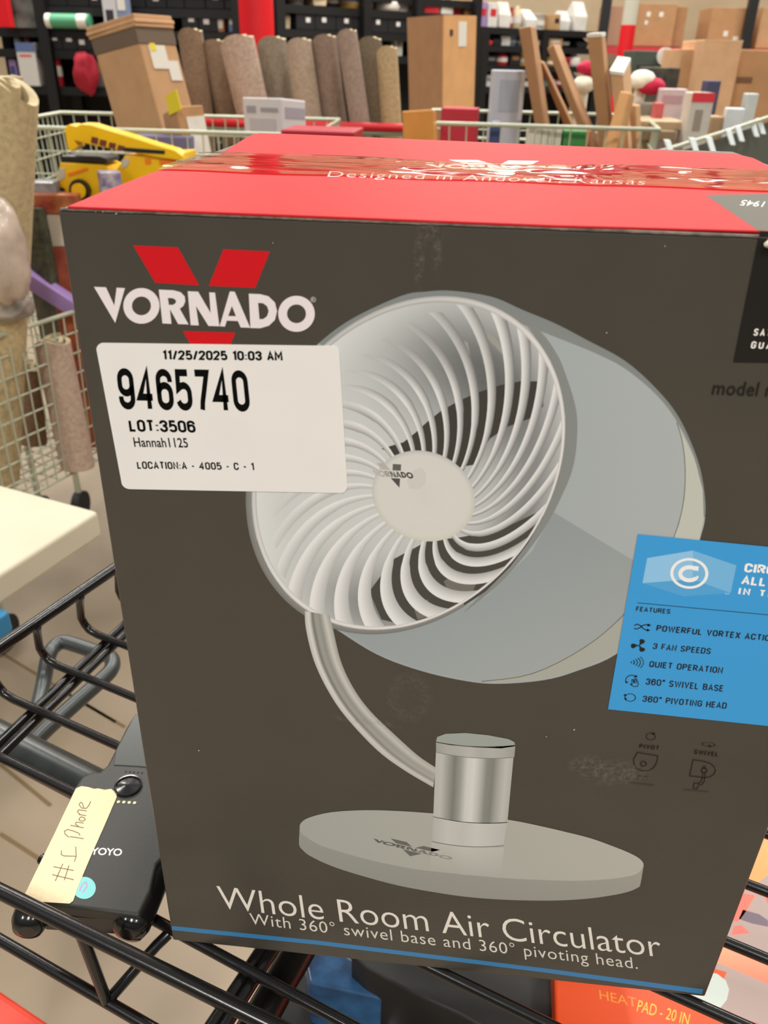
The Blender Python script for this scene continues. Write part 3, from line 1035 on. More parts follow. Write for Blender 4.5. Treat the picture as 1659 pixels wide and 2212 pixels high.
# --- scuffs and dust on the front
def smudge(name, cx_, cy_, rx, ry, m, n=20, hollow=0.0):
    rws = [[(cx_ + rx * r_ * math.cos(t), cy_ + ry * r_ * math.sin(t)) for t in [2 * math.pi * i / n for i in range(n + 1)]] for r_ in (1, .66, .33, .02)]
    inkd.strip(rws, [[(0, 0, 0)] * (n + 1), [(200, 200, 200)] * (n + 1), [(255 * (1 - hollow),) * 3] * (n + 1), [(255 * (1 - hollow),) * 3] * (n + 1)])


inkd = Ink(facep, 1.0, base=3e-5 + 40 * 1e-5)
md = dust_mat('dust', (170, 164, 154), 420, 0.45, 0.28)
for q in ((905, 565, 14, 75), (945, 540, 12, 70), (930, 500, 34, 40), (1330, 1668, 90, 34), (1270, 1652, 50, 26), (885, 1505, 55, 62)):
    inkd = Ink(facep, 1.0, base=3e-5 + 40 * 1e-5)
    smudge('', *q, md, hollow=.75 if q[0] == 885 else 0.0)
    inkd.build('dust_scuff', md, box)
inkd = Ink(facep, 1.0, base=3e-5 + 40 * 1e-5)
inkd.strip([[(700, 1538), (760, 1550), (830, 1553), (880, 1570)], [(700, 1545), (760, 1562), (830, 1566), (880, 1576)]], [[(60,) * 3, (230,) * 3, (230,) * 3, (20,) * 3]] * 2)
inkd.build('dust_scuff', md, box)
for q in ((208, 457, 1.0), (223, 457, 1.2), (252, 461, 1.6), (590, 524, 1.0), (1436, 531, 1.2), (1310, 718, 1.4), (430, 1620, 1.4), (1240, 1575, 1.6), (1180, 1590, 1.1), (1459, 974, 1.2)):
    inkd = Ink(facep, 1.0, base=3e-5 + 41 * 1e-5)
    inkd.ellipse(q, (q[2], 0), (0, q[2]), (205, 198, 182), 8)
    inkd.build('chip_mark', print_mat('ink_label', 0.5), box)
b = MB()
q0 = facep(1657, 531, 0.0015)
for i in range(1):
    pts = [q0 + Vector((-.0015, 0, .0005)), q0 + Vector((0, -.0006, .0012)), q0 + Vector((.003, -.0006, .0014)), q0 + Vector((.005, 0, .001))]
    b.tube(pts, .0018, 10, radii=[.0006, .0017, .0019, .001])
b.build('glue_drop', mat('glue', (228, 220, 200), .35), box)
# ==================================================================== BLACK WIRE SHELF
UA = math.radians(-21)
U, V = Vector((math.cos(UA), math.sin(UA), 0)), Vector((-math.sin(UA), math.cos(UA), 0))


def sh(u, v, z):
    return U * u + V * v + Vector((0, 0, z))


m_wire = mat('black_wire', (20, 19, 18), 0.22, spec=0.5, bump=0.04, bscale=120)
shelf = thing('wire_cart', (0.1, 0.2, FLOOR_Z), 'black coated wire shelf cart carrying the big fan carton', 'cart')
RW = 0.0036
UMAX, VMAX = 0.62, 0.56
wire_v = [0.006, 0.057, 0.107, 0.155, 0.204, 0.253, 0.302, 0.351, 0.400, 0.449]
for v in wire_v:
    pts = [sh(-0.258, v - .011, 0.046), sh(-0.2665, v - .006, 0.034), sh(-0.2735, v - .002, 0.012), sh(-0.273, v, 0.003), sh(-0.268, v, -0.002), sh(-0.258, v, -0.004), sh(0.17, v, -0.004), sh(UMAX, v, -0.004)]
    if v < 0.05:
        pts = [sh(-0.12, v, -0.004), sh(0.17, v, -0.004), sh(UMAX, v, -0.004)]
    b = MB()
    b.tube(pts, RW, 10)
    b.build('deck_wire', m_wire, shelf)
b = MB()
b.tube([sh(-0.262, -0.045, 0.047), sh(-0.262, 0.16, 0.047), sh(-0.262, 0.36, 0.047), sh(-0.262, VMAX, 0.047)], 0.0052, 12)
b.build('side_rim', m_wire, shelf)
b = MB()
A0, A1, A2 = atz(0, 1925, .042), atz(310, 2077, .042), atz(592, 2216, .042)
dA = (A2 - A0).normalized()
b.tube([A0 - dA * .15, A0, A1, A2, A2 + dA * .5], 0.0044, 12)
b.build('front_rim', m_wire, shelf)
b = MB()
C0, C1 = atz(0, 2030, -.03), atz(231, 2164, -.03)
dC = (C1 - C0).normalized()
b.tube([C0 - dC * .12, C0, C1, C1 + dC * .6], 0.0036, 12)
b.build('front_rail', m_wire, shelf)
for k in range(-1, 4):
    off = dC * (0.235 * k)
    J = C1 + off
    b = MB()
    T1 = atz(174, 2012, .042) + off
    T2 = atz(364, 2017, -.006) + off
    mid = atz(300, 2085, -.016) + off
    b.tube([T1, T1.lerp(J, .5), J], 0.0034, 10)
    b.tube([J, J.lerp(mid, .5), mid, mid.lerp(T2, .6) + Vector((0, 0, .001)), T2], 0.0034, 10)
    b.build('truss_wire', m_wire, shelf)
for (p, q, zz) in (((0, 1603), (260, 1357), -.011), ((0, 1632), (262, 1379), -.012), ((568, 2046), (481, 2178), -.011), ((592, 2048), (506, 2184), -.011)):
    a_, c_ = atz(*p, zz), atz(*q, zz)
    d = (c_ - a_).normalized()
    if d.y < 0:
        a_, c_, d = c_, a_, -d
    b = MB()
    b.tube([a_ - d * .12, a_, c_, c_ + d * .35], 0.0038, 10)
    b.build('cross_brace', m_wire, shelf)
# dark tube brace beside the right pair, and legs down to the floor
b = MB()
a_, c_ = atz(640, 2062, -.05), atz(555, 2212, -.05)
b.tube([a_ + (a_ - c_) * 2, a_, c_, c_ + (c_ - a_)], 0.011, 14)
b.build('under_tube', m_wire, shelf)
for (u, v) in ((-.22, .5), (.58, .5), (.58, 0.0)):
    b = MB()
    b.tube([sh(u, v, .3 if v > .1 else .0), sh(u, v, FLOOR_Z)], .012, 14)
    b.build('post', m_wire, shelf)
# lower deck, solid black board
b = MB()
LD = -0.262
b.prism([sh(-.02, .05, LD - .02), sh(.58, .05, LD - .02), sh(.58, .5, LD - .02), sh(-.02, .5, LD - .02)],
        [sh(-.02, .05, LD), sh(.58, .05, LD), sh(.58, .5, LD), sh(-.02, .5, LD)])
b.build('lower_deck', mat('black_board', (20, 19, 18), 0.5), shelf, bevel=.003)

# ==================================================================== BARCODE SCANNER
scn = thing('barcode_scanner', (-0.06, 0.08, 0.001), 'black handheld scanner with masking tape strip lying on the wire shelf', 'scanner')
ZS = .026
m_blk = mat('scanner_plastic', (46, 45, 41), 0.42, spec=0.5, bump=0.06, bscale=900)
m_blk2 = mat('scanner_gloss', (18, 18, 18), 0.16, spec=0.6)
out = [(48, 1946), (100, 1838), (160, 1702), (176, 1678), (196, 1667), (215, 1667), (232, 1652), (250, 1617), (272, 1572), (292, 1540)]
o3 = [atz(*p, ZS) for p in out]
o3 += [Vector((-.004, .158, ZS)), Vector((-.004, .075, ZS)), atz(338, 1868, ZS), atz(325, 1925, ZS), atz(300, 1977, ZS)]
b = MB()
b.prism([Vector((p.x, p.y, .0165)) for p in o3], [Vector((p.x, p.y, ZS)) for p in o3])
b.build('scanner_shell', m_blk, scn, bevel=.0018, seg=3)
b = MB()
pp = [atz(*q, ZS + .0006) for q in ((292, 1542), (250, 1622), (246, 1652), (300, 1655))]
pp.append(Vector((-.006, .105, ZS + .0006)))
pp.append(Vector((-.006, .150, ZS + .0006)))
b.prism([Vector((p.x, p.y, ZS - .001)) for p in pp], pp)
b.build('scan_window', mat('scan_window', (74, 76, 74), 0.25), scn, bevel=.0004)
b = MB()
for (p0, p1, zc, rr) in (((280, 2006), (341, 1868), .0125, .0115), ((62, 2000), (78, 1950), .0118, .0108)):
    e0, e1 = atz(*p0, zc), atz(*p1, zc)
    ax = (e1 - e0).normalized()
    b = MB()
    b.tube([e0 - ax * .004, e0 - ax * .0025, e0 + ax * .003, e0.lerp(e1, .6), e1], rr, 20, radii=[rr * .45, rr * .8, rr, rr, rr * .96])
    b.build('side_grip', m_blk2, scn)
b = MB()
uq = [atz(90, 1985, .012), atz(250, 1995, .012)]
uq = [uq[0], uq[1], uq[1] + Vector((.004, .12, 0)), uq[0] + Vector((.002, .1, 0))]
b.prism([Vector((p.x, p.y, .0012)) for p in uq], [Vector((p.x, p.y, .0165)) for p in uq])
b.build('under_body', m_blk2, scn, bevel=.001)
sc = lambda px, py, h: atz(px, py, ZS + h)
b = MB()
bc = sc(277, 1699, 0)
ring = [[bc + Vector((r_ * math.cos(t), r_ * .98 * math.sin(t), h)) for t in [2 * math.pi * i / 36 for i in range(36)]] for (r_, h) in ((.0095, .0002), (.0093, .0016), (.0082, .0017), (.0078, .0008), (.005, .0013), (.002, .0018), (.0003, .0019))]
for k in range(len(ring) - 1):
    b.add(ring[k] + ring[k + 1], [(i, (i + 1) % 36, 36 + (i + 1) % 36, 36 + i) for i in range(36)], 0, True)
btn = b.build('scan_button', m_blk2, scn)
for i in range(5):
    b = MB()
    c_ = sc(272 + 8.7 * i, 1667 + .6 * i, 0)
    b.tube([c_ - Vector((0, 0, .001)), c_ + Vector((0, 0, .0002))], .0008, 10)
    b.build('speaker_hole', mat('hole', (8, 8, 8), .6), scn)
for i in range(4):
    b = MB()
    c_ = sc(256 + 11.6 * i, 1732.5 + .7 * i, 0)
    b.tube([c_ - Vector((0, 0, .0005)), c_ + Vector((0, 0, .0003))], .00105, 12)
    b.build('status_light', mat('status_light', (238, 226, 160), .4, k=1.1), scn)
mb = MB()
tape = [(49, 1941), (118, 1800), (148, 1736), (164, 1703), (176, 1698), (190, 1700), (203, 1704), (212, 1703), (226, 1706), (240, 1704), (251, 1713), (252, 1722), (228, 1778), (196, 1850), (170, 1912), (158, 1946), (150, 1952), (120, 1950), (72, 1947)]
mb.prism([sc(p[0], p[1], .0001) for p in tape], [sc(p[0], p[1], .0004) for p in tape])
mt_ = mb.build('masking_tape', mat('masking_tape', (226, 206, 166), .7, k=1.05, noise=.04, nscale=260, bump=.3, bscale=400), scn)
mt_['label'] = 'cream masking tape strip with handwriting'
ink = Ink(sc, 1.0, base=.0005)
PC = (112, 96, 72)
hw = lambda x, y: (x / 2.765, 1600 + y / 2.765)
for P in (((318, 752), (440, 775)), ((312, 800), (440, 830)), ((375, 735), (330, 838)), ((412, 745), (384, 832)),
          ((452, 632), (455, 690), (444, 722)), ((365, 680), (382, 688), (452, 690)), ((365, 680), (368, 655)),
          ((500, 585), (415, 572)), ((412, 578), (388, 556), (385, 540), (405, 530), (440, 540), (470, 552), (478, 566)),
          ((500, 520), (420, 505)), ((470, 512), (450, 498), (455, 486), (500, 492)),
          ((470, 470), (482, 455), (500, 458), (510, 470), (498, 480), (478, 478), (470, 468)),
          ((515, 448), (470, 440)), ((478, 440), (462, 425), (470, 412), (518, 420)),
          ((500, 400), (492, 372), (480, 368), (472, 382), (488, 402), (515, 404), (530, 388), (542, 362))):
    ink.stroke([hw(*p) for p in P], 1.7, PC)
ink.build('handwriting', print_mat('ink_label', .5), mt_)
ink = Ink(sc, 1.0, base=.00018)
ink.ellipse((182, 1918), (25, 0), (0, 24), (134, 202, 200), 30)
ink.next()
ink.stroke([(172, 1925), (178, 1910), (186, 1905), (188, 1916), (178, 1928)], 3, (176, 150, 190))
ink.build('round_sticker', print_mat('ink_label', .5), scn)
ink = Ink(sc, 1.0, base=.00002)
ink.text('EYOYO', (186, 1845), (262, 1848.5), (189, 1830.5), (232, 230, 222), .02, .95)
ink.build('brand_print', print_mat('ink_label', .5), scn)

# ==================================================================== GREY HAND TRUCK UNDER THE SHELF
m_gtube = mat('grey_tube', (58, 62, 61), 0.35, spec=0.5)
hand = thing('hand_truck', (-.25, .3, FLOOR_Z), 'grey tubular hand truck standing under the wire shelf beside the scanner', 'hand truck')
ZU = -.13
b = MB()
loop = [(48, 1640), (66, 1586), (92, 1480), (104, 1420), (116, 1398), (135, 1387), (160, 1392), (205, 1407), (232, 1415), (243, 1428), (240, 1446), (222, 1466), (150, 1530), (100, 1575), (66, 1610)]
zz = [ZU - .02] * 3 + [ZU] * 12
b.tube([Vector(p) for p in smooth([atz(*p, q) for p, q in zip(loop, zz)], False, 4)], .0085, 14)
b.build('loop_handle', m_gtube, hand)
b = MB()
ga, gb = atz(0, 1598, -.085), atz(212, 1706, -.085)
gd = (gb - ga).normalized()
b.tube([ga - gd * .1, ga, gb, gb + gd * .004, gb + gd * .04], .0165, 20, radii=[.0165, .0165, .0165, .0178, .0178])
b.build('grip', mat('dark_grip', (46, 50, 49), 0.3, spec=0.6), hand)
b = MB()
pa = atz(48, 1640, ZU - .02)
pa = ga - gd * .1
b.tube([pa, pa - gd * .06 + Vector((0, 0, -.06)), Vector((pa.x - .1, pa.y + .02, FLOOR_Z))], .011, 12)
b.build('upright', m_gtube, hand)

# ==================================================================== THINGS ON THE LOWER DECK
ZH = -.15
hp = lambda px, py, h: atz(px, py, ZH + h)
pad = thing('heating_pad_box', (.36, .12, LD), 'flat orange carton with a photo print lying under the wire shelf', 'box')
b = MB()
q = [Vector((.243, -.03, 0)), Vector((.60, -.03, 0)), Vector((.60, .32, 0)), Vector((.262, .32, 0))]
b.prism([Vector((p.x, p.y, LD + .001)) for p in q], [Vector((p.x, p.y, ZH)) for p in q])
b.build('carton_body', mat('orange_card', (238, 84, 34), .4, k=1.0), pad, bevel=.002)
ink = Ink(hp, 1.05)
ink.poly([(1528, 2190), (1570, 2100), (1500, 2080), (1560, 1900), (1640, 1780), (1800, 1780), (1800, 2230), (1640, 2212), (1548, 2180)], (172, 150, 142))
ink.next()
ink.poly([(1600, 1830), (1640, 1790), (1720, 1780), (1720, 1860), (1659, 1890), (1625, 1915), (1600, 1925)], (246, 158, 92))
ink.poly([(1598, 1928), (1632, 1934), (1612, 1968), (1596, 1990), (1580, 1990)], (244, 112, 94))
ink.poly([(1652, 1938), (1700, 1930), (1700, 1990), (1668, 1975)], (242, 110, 92))
ink.poly([(1585, 2000), (1602, 1998), (1620, 2016), (1580, 2020)], (240, 112, 100))
ink.poly([(1570, 2032), (1600, 2036), (1659, 2062), (1760, 2100), (1760, 2180), (1659, 2126), (1600, 2100), (1545, 2078)], None, fn=lambda x, y: (246, 168 - (y - 2032) * .45, 128 - (y - 2032) * .3))
ink.poly([(1605, 1965), (1640, 1975), (1659, 1988), (1659, 2002), (1625, 1995), (1596, 1985)], (112, 96, 108))
ink.next()
ink.poly([(1470, 2085), (1550, 2104), (1568, 2118), (1575, 2138), (1570, 2160), (1552, 2182), (1532, 2186), (1480, 2170)], (196, 204, 196))
ink.next()
ink.text('HEAT', (1296, 2158), (1376, 2176), (1294, 2138), (246, 150, 60), 0)
ink.text('PAD - 20 IN.', (1375, 2184), (1492, 2216), (1380, 2160), (250, 196, 70), 0)
ink.build('carton_print', print_mat('ink_front', .42), pad)

b = MB()
zb = -.17
q = [atz(*p, zb) for p in ((757, 2060), (1205, 2095), (1190, 2240), (1080, 2240), (990, 2190), (880, 2140), (790, 2090))]
b.prism([Vector((p.x, p.y, LD + .001)) for p in q], [Vector((p.x, p.y, zb)) for p in q])
o = b.build('black_carton', mat('black_card', (32, 31, 30), .5), None, bevel=.002)
tag(o, 'flat black carton lying beneath the shelf beside the orange carton', 'box')
b = MB()
zc = -.2
pl = [atz(*p, zc) for p in ((655, 2052), (668, 2122), (860, 2165), (874, 2164), (800, 2095), (735, 2055))]
ctr = sum(pl, Vector()) / len(pl)
b.prism([Vector((p.x, p.y, LD + .001)) for p in pl], [p for p in pl])
for i, p in enumerate(pl):
    pass
o = b.build('blue_pouch', mat('blue_foil', (56, 104, 150), .3, second=(24, 40, 66), nscale=28, bump=.3, bscale=60), None, bevel=.004, seg=3)
tag(o, 'shiny blue foil pouch beneath the shelf near the front wires', 'pouch')
b = MB()
zc = -.235
pl = [atz(*p, zc) for p in ((880, 2164), (958, 2208), (980, 2240), (820, 2240), (846, 2206))]
b.prism([Vector((p.x, p.y, LD + .001)) for p in pl], pl)
o = b.build('white_booklet', mat('white_paper', (226, 226, 232), .6, k=1.05), None, bevel=.0008)
tag(o, 'white paper booklet sticking out beneath the blue foil pouch', 'booklet')

# red crate at the lower corner
b = MB()
zr = -.22
r0, r1 = atz(-6, 2132, zr), atz(116, 2214, zr)
d = (r1 - r0).normalized()
nn = Vector((d.y, -d.x, 0))
if nn.y > 0:
    nn = -nn
q = [r0 - d * .15, r1 + d * .06, r1 + d * .06 + nn * .07, r0 - d * .15 + nn * .07]
b.prism([Vector((p.x, p.y, FLOOR_Z)) for p in q], q)
o = b.build('red_crate', mat('red_plastic', (214, 58, 36), .35, noise=.2, nscale=20, bump=.1, bscale=40), None, bevel=.006, seg=3)
tag(o, 'red plastic crate on the floor in front of the wire shelf', 'crate')

# ==================================================================== WHITE SLAB ON A BLUE TOTE
K = atz(212, 1104, -.4)
da, db = Vector((-.949, .316, 0)), Vector((-.316, -.949, 0))
sl = [K, K + da * .75, K + da * .75 + db * .62, K + db * .62]
b = MB()
b.prism([Vector((p.x, p.y, -.462)) for p in sl], sl)
o = b.build('foam_slab', mat('white_foam', (206, 198, 174), .75, k=1.0, noise=.03, nscale=6), None, bevel=.008, seg=3)
tag(o, 'thick cream white foam slab lying flat beside the wire shelf', 'foam slab')
trol = thing('blue_trolley', (-1.0, 1.2, FLOOR_Z), 'bright blue platform trolley carrying the cream foam slab', 'trolley')
T0 = atz(21, 1318, -.4625)
tq = [T0, T0 + da * .42, T0 + da * .42 + db * .16, T0 + db * .16]
b = MB()
b.prism([Vector((p.x, p.y, -.512)) for p in tq], [Vector((p.x, p.y, -.4625)) for p in tq])
b.build('deck', mat('blue_plastic', (36, 124, 168), .4), trol, bevel=.008, seg=3)
for p in (T0 + da * .24, T0 + da * .4, T0 + da * .4 + db * .14, T0 + da * .24 + db * .14):
    b = MB()
    b.tube([Vector((p.x, p.y, -.511)), Vector((p.x, p.y, FLOOR_Z))], .02, 10)
    b.build('leg', m_gtube, trol)
#@@BG@@
# ==================================================================== BACKGROUND: CARTS AND WHAT IS IN THEM
m_cart = mat('cart_wire', (186, 190, 166), 0.35, metal=0.0, spec=0.6)
m_cart2 = mat('cart_wire_green', (150, 160, 138), 0.4, spec=0.5)
CART_Z = -.5


def kcard(i=0):
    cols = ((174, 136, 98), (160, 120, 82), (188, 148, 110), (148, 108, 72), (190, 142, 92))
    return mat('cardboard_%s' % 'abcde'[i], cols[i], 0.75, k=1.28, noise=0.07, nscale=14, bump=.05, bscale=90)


def panel(mb, TL, TR, BR, BL, nv, nh, r=.0022, mi=0):
    for i in range(nv + 1):
        t = i / nv
        mb.tube([TL.lerp(TR, t), BL.lerp(BR, t)], r, 5, mi, caps=False)
    for j in range(nh + 1):
        t = j / nh
        off = (TR - TL).cross(BL - TL).normalized() * r * 2
        mb.tube([TL.lerp(BL, t) + off, TR.lerp(BR, t) + off], r * 1.2, 5, mi, caps=False)


def wire_cart(name, label, pts, z_top, z_bot, m, step=.045, rows=9, handle=None, hcol=None):
    """pts: four floor-plan corners, in order; wire sides, tray and rim"""
    c = sum((Vector((p[0], p[1], 0)) for p in pts), Vector()) / 4
    t = thing(name, (c.x, c.y, FLOOR_Z), label, 'cart')
    P = [Vector((p[0], p[1], 0)) for p in pts]
    for i in range(4):
        a, d = P[i], P[(i + 1) % 4]
        ab, db = a.lerp(c, .06), d.lerp(c, .06)
        mb = MB()
        up, lo = Vector((0, 0, z_top)), Vector((0, 0, z_bot))
        panel(mb, a + up, d + up, db + lo, ab + lo, max(3, int((d - a).length / step)), rows)
        mb.build('wire_side', m, t)
    mb = MB()
    q = [p + Vector((0, 0, z_top)) for p in P]
    mb.tube(q + [q[0]], .006, 8)
    mb.build('rim', m, t)
    mb = MB()
    q = [p.lerp(c, .06) + Vector((0, 0, z_bot)) for p in P]
    panel(mb, q[0], q[1], q[2], q[3], 12, 12)
    mb.build('tray', m, t)
    for p in P:
        mb = MB()
        pp = p.lerp(c, .12)
        mb.tube([pp + Vector((0, 0, z_bot)), pp + Vector((0, 0, FLOOR_Z + .1))], .011, 8)
        lg = mb.build('leg', m, t)
        mb = MB()
        mb.tube([pp + Vector((-.014, 0, FLOOR_Z + .05)), pp + Vector((.014, 0, FLOOR_Z + .05))], .05, 16)
        w = mb.build('wheel', mat('rubber', (34, 34, 34), .7), lg)
    if handle:
        mb = MB()
        a, d = P[handle[0]], P[handle[1]]
        up = Vector((0, 0, z_top + .02))
        mb.tube([a + up, d + up], .014, 12)
        mb.build('push_handle', mat('red_handle', (196, 24, 36), .35), t)
    return t


def upright(name, label, cat, rect, Y, depth, m, rz=0.0, z_bot=None, group=None, extra=None, bevel=.004):
    """an upright carton whose front spans the photo rectangle at distance Y"""
    x0, y0, x1, y1 = rect
    a, d = aty(x0, (y0 + y1) / 2, Y), aty(x1, (y0 + y1) / 2, Y)
    top, bot = aty((x0 + x1) / 2, y0, Y), aty((x0 + x1) / 2, y1, Y)
    zb = bot.z if z_bot is None else z_bot
    w = (d.x - a.x)
    cx_ = (a.x + d.x) / 2
    R = Matrix.Rotation(rz, 3, 'Z')
    c = Vector((cx_, Y, 0)) + R @ Vector((0, depth / 2, 0))
    mb = MB()
    if extra:
        t = thing(name, (c.x, c.y, zb), label, cat, group)
        mb.box((c.x, c.y, (zb + top.z) / 2), (w, depth, top.z - zb), rz)
        mb.build('carton', m, t, bevel)
        for (nm, fx0, fz0, fx1, fz1, em) in extra:       # patches on the front face, in fractions from the top
            h = top.z - bot.z
            q = [Vector((cx_, Y, 0)) + R @ Vector(((fx - .5) * w, -.0012, 0)) + Vector((0, 0, top.z - fz * h)) for fx, fz in ((fx0, fz1), (fx1, fz1), (fx1, fz0), (fx0, fz0))]
            q2 = [v + R @ Vector((0, .002, 0)) for v in q]
            mb = MB()
            mb.prism(q2, q)
            mb.build(nm, em, t)
        return t
    mb.box((c.x, c.y, (zb + top.z) / 2), (w, depth, top.z - zb), rz)
    o = mb.build(name, m, None, bevel)
    return tag(o, label, cat, group)


def leaning(name, label, cat, L, M_, R_, ys, m, side_m=None, z_bot=CART_Z, open_top=False, parts=None, group=None):
    """box given by its three visible long edges: (top px, bottom px) each, at distances ys"""
    E = []
    for (t, b_), y in zip((L, M_, R_), ys):
        T, B_ = aty(*t, y), aty(*b_, y)
        d = (B_ - T)
        k = (z_bot - T.z) / d.z
        E.append((T, T + d * k))
    back = (E[0][0] + E[2][0] - E[1][0], E[0][1] + E[2][1] - E[1][1])
    top = [E[0][0], E[1][0], E[2][0], back[0]]
    bot = [E[0][1], E[1][1], E[2][1], back[1]]
    c = sum(bot, Vector()) / 4
    t = thing(name, (c.x, c.y, z_bot), label, cat, group)
    mb = MB()
    if open_top:
        for i in range(4):
            j = (i + 1) % 4
            ins = [top[i].lerp(sum(top, Vector()) / 4, .03), top[j].lerp(sum(top, Vector()) / 4, .03)]
            inb = [bot[i].lerp(sum(bot, Vector()) / 4, .03), bot[j].lerp(sum(bot, Vector()) / 4, .03)]
            mb.prism([bot[i], bot[j], inb[1], inb[0]], [top[i], top[j], ins[1], ins[0]])
    else:
        mb.prism(bot, top)
    mb.build('carton', m, t, .004 if not open_top else 0)
    return t, top, bot


# ---- cart A: green-grey wire cart at the picture's edge, and what it holds
PA, QA = Vector((-.964, 1.556, 0)), Vector((-.8815, 1.777, 0))
dA_ = (QA - PA).normalized()
nA = Vector((-dA_.y, dA_.x, 0))
a0, a1 = PA - dA_ * .2, QA + dA_ * .19
wire_cart('shopping_cart', 'pale green wire shopping cart holding the carpet offcuts next to the foam slab', [a0, a1, a1 + nA * .5, a0 + nA * .5], -.15, -.6, m_cart, step=.036, rows=8)
m_carp = [mat('carpet_%s' % n, tuple(q * 1.04 for q in c), 0.95, noise=.17, nscale=90, bump=.8, bscale=260) for n, c in
          (('brown', (128, 104, 82)), ('taupe', (126, 104, 84)), ('rose', (172, 148, 130)), ('olive', (134, 121, 104)), ('sand', (166, 146, 125)),
           ('umber', (132, 112, 97)), ('mole', (148, 128, 113)), ('dark', (112, 99, 80)), ('straw', (174, 150, 112)), ('cream', (180, 160, 122)))]
m_back = mat('carpet_backing', (188, 172, 136), 0.9, noise=.1, nscale=60)


def roll(label, top_px, bot_px, w_px, Y, mi, turns=2.3, z_bot=CART_Z, group=None, squash=.8, rotp=math.pi / 2, arch=.38, edge=True, name='carpet_roll'):
    T, B_ = aty(*top_px, Y), aty(*bot_px, Y)
    d = (B_ - T)
    B_ = T + d * ((z_bot - T.z) / d.z)
    w = (aty(top_px[0] + w_px, top_px[1], Y) - T).length
    ro = w / 2
    n = int(turns * 26)
    thick = ro * .2
    mb = MB()
    ax = (T - B_).normalized()
    xx = Vector((1, 0, 0))
    xx = (xx - ax * xx.dot(ax)).normalized()
    yy = ax.cross(xx)
    o_, i_ = [], []
    for k in range(n + 1):
        t = k / n
        th = rotp + t * turns * 2 * math.pi
        r_ = ro * (1 - .72 * t)
        for lst, rr in ((o_, r_), (i_, max(.002, r_ - thick))):
            lst.append(xx * (rr * math.cos(th)) + yy * (rr * squash * math.sin(th)))
    wob = [ro * arch * (1 - (p.dot(xx) / ro) ** 2) + .003 * math.sin(k * .7) for k, p in enumerate(o_)]
    vs = [B_ + p for p in o_] + [B_ + p for p in i_] + [T + p + ax * w_ for p, w_ in zip(o_, wob)] + [T + p + ax * w_ for p, w_ in zip(i_, wob)]
    m_ = n + 1
    fo, fi, ft = [], [], []
    for k in range(n):
        fo.append((k, k + 1, 2 * m_ + k + 1, 2 * m_ + k))
        fi.append((m_ + k + 1, m_ + k, 3 * m_ + k, 3 * m_ + k + 1))
        ft.append((2 * m_ + k, 2 * m_ + k + 1, 3 * m_ + k + 1, 3 * m_ + k))
    mb.add(vs, fo, 0, True)
    mb.add(vs, fi, 1, True)
    mb.add(vs, ft, 1)
    mb.add(vs, [(0, 2 * m_, 3 * m_, m_)], 1)
    o = mb.build(name, [m_carp[mi], m_back], None)
    return tag(o, label, 'carpet', group)


roll('beige carpet roll leaning inside the pale green cart beside the scanner side of the carton', (118, 748), (172, 1010), 92, 1.72, 2, z_bot=-.58)
roll('brown carpet roll standing low inside the pale green cart behind the wires', (58, 800), (80, 1010), 74, 1.86, 0, z_bot=-.58)
# tall beige carpet piece at the edge of the picture
roll('tall cream carpet roll with rounded top at the picture edge', (8, 246), (2, 440), 196, 1.62, 9, turns=1.9, arch=.7, z_bot=-.58)
# plastic-wrapped bundle, dark roll, purple bar, white and orange cartons
m_wrap = mat('plastic_wrap', (184, 166, 150), 0.22, spec=0.7, noise=.18, nscale=18, bump=.9, bscale=26)


def blob(name, label, cat, px, Y, r, m, scale=(1, .8, 1), z_bot=None, seed=0, amp=.18):
    c = aty(*px, Y)
    bm = bmesh.new()
    bmesh.ops.create_icosphere(bm, subdivisions=4, radius=1)
    for v in bm.verts:
        k = 1 + amp * mnoise.noise(v.co * 1.7 + Vector((seed, 0, 0))) + amp * .45 * mnoise.noise(v.co * 4.5 + Vector((0, seed, 0)))
        v.co = Vector((v.co.x * scale[0], v.co.y * scale[1], v.co.z * scale[2])) * (r * k)
        if z_bot is not None and c.z + v.co.z < z_bot:
            v.co.z = z_bot - c.z
        v.co += c
    me = bpy.data.meshes.new(name)
    bm.to_mesh(me)
    bm.free()
    o = link(name, me, m, None, smooth=True)
    return tag(o, label, cat)


blob('wrapped_bundle', 'plastic wrapped pinkish carpet bundle beneath the tall cream roll', 'bundle', (6, 545), 1.52, .072, m_wrap, (.72, .9, 1.6), seed=3)
blob('wrapped_bundle', 'crinkled clear plastic bag bulging over the rim of the pale green cart', 'bag', (8, 655), 1.58, .06, mat('plastic_bag', (150, 140, 130), .2, spec=.8, noise=.25, nscale=22, bump=1, bscale=30), (1.1, .9, .8), seed=9)


def bar(name, label, cat, p, q, w_px, Y0, Y1, m, group=None, depth=None):
    A, B_ = aty(*p, Y0), aty(*q, Y1)
    ax = (B_ - A).normalized()
    side = ax.cross(Vector((0, 1, 0))).normalized()
    w = w_px * (Y0 - C_CAM.y) / F_PX * 1.0
    dd = Vector((0, 1, 0))
    dd = (dd - ax * dd.dot(ax)).normalized() * (depth or w)
    h = side * (w / 2)
    mb = MB()
    mb.prism([A - h, A + h, A + h + dd, A - h + dd], [B_ - h, B_ + h, B_ + h + dd, B_ - h + dd])
    o = mb.build(name, m, None, .003)
    return tag(o, label, cat, group)


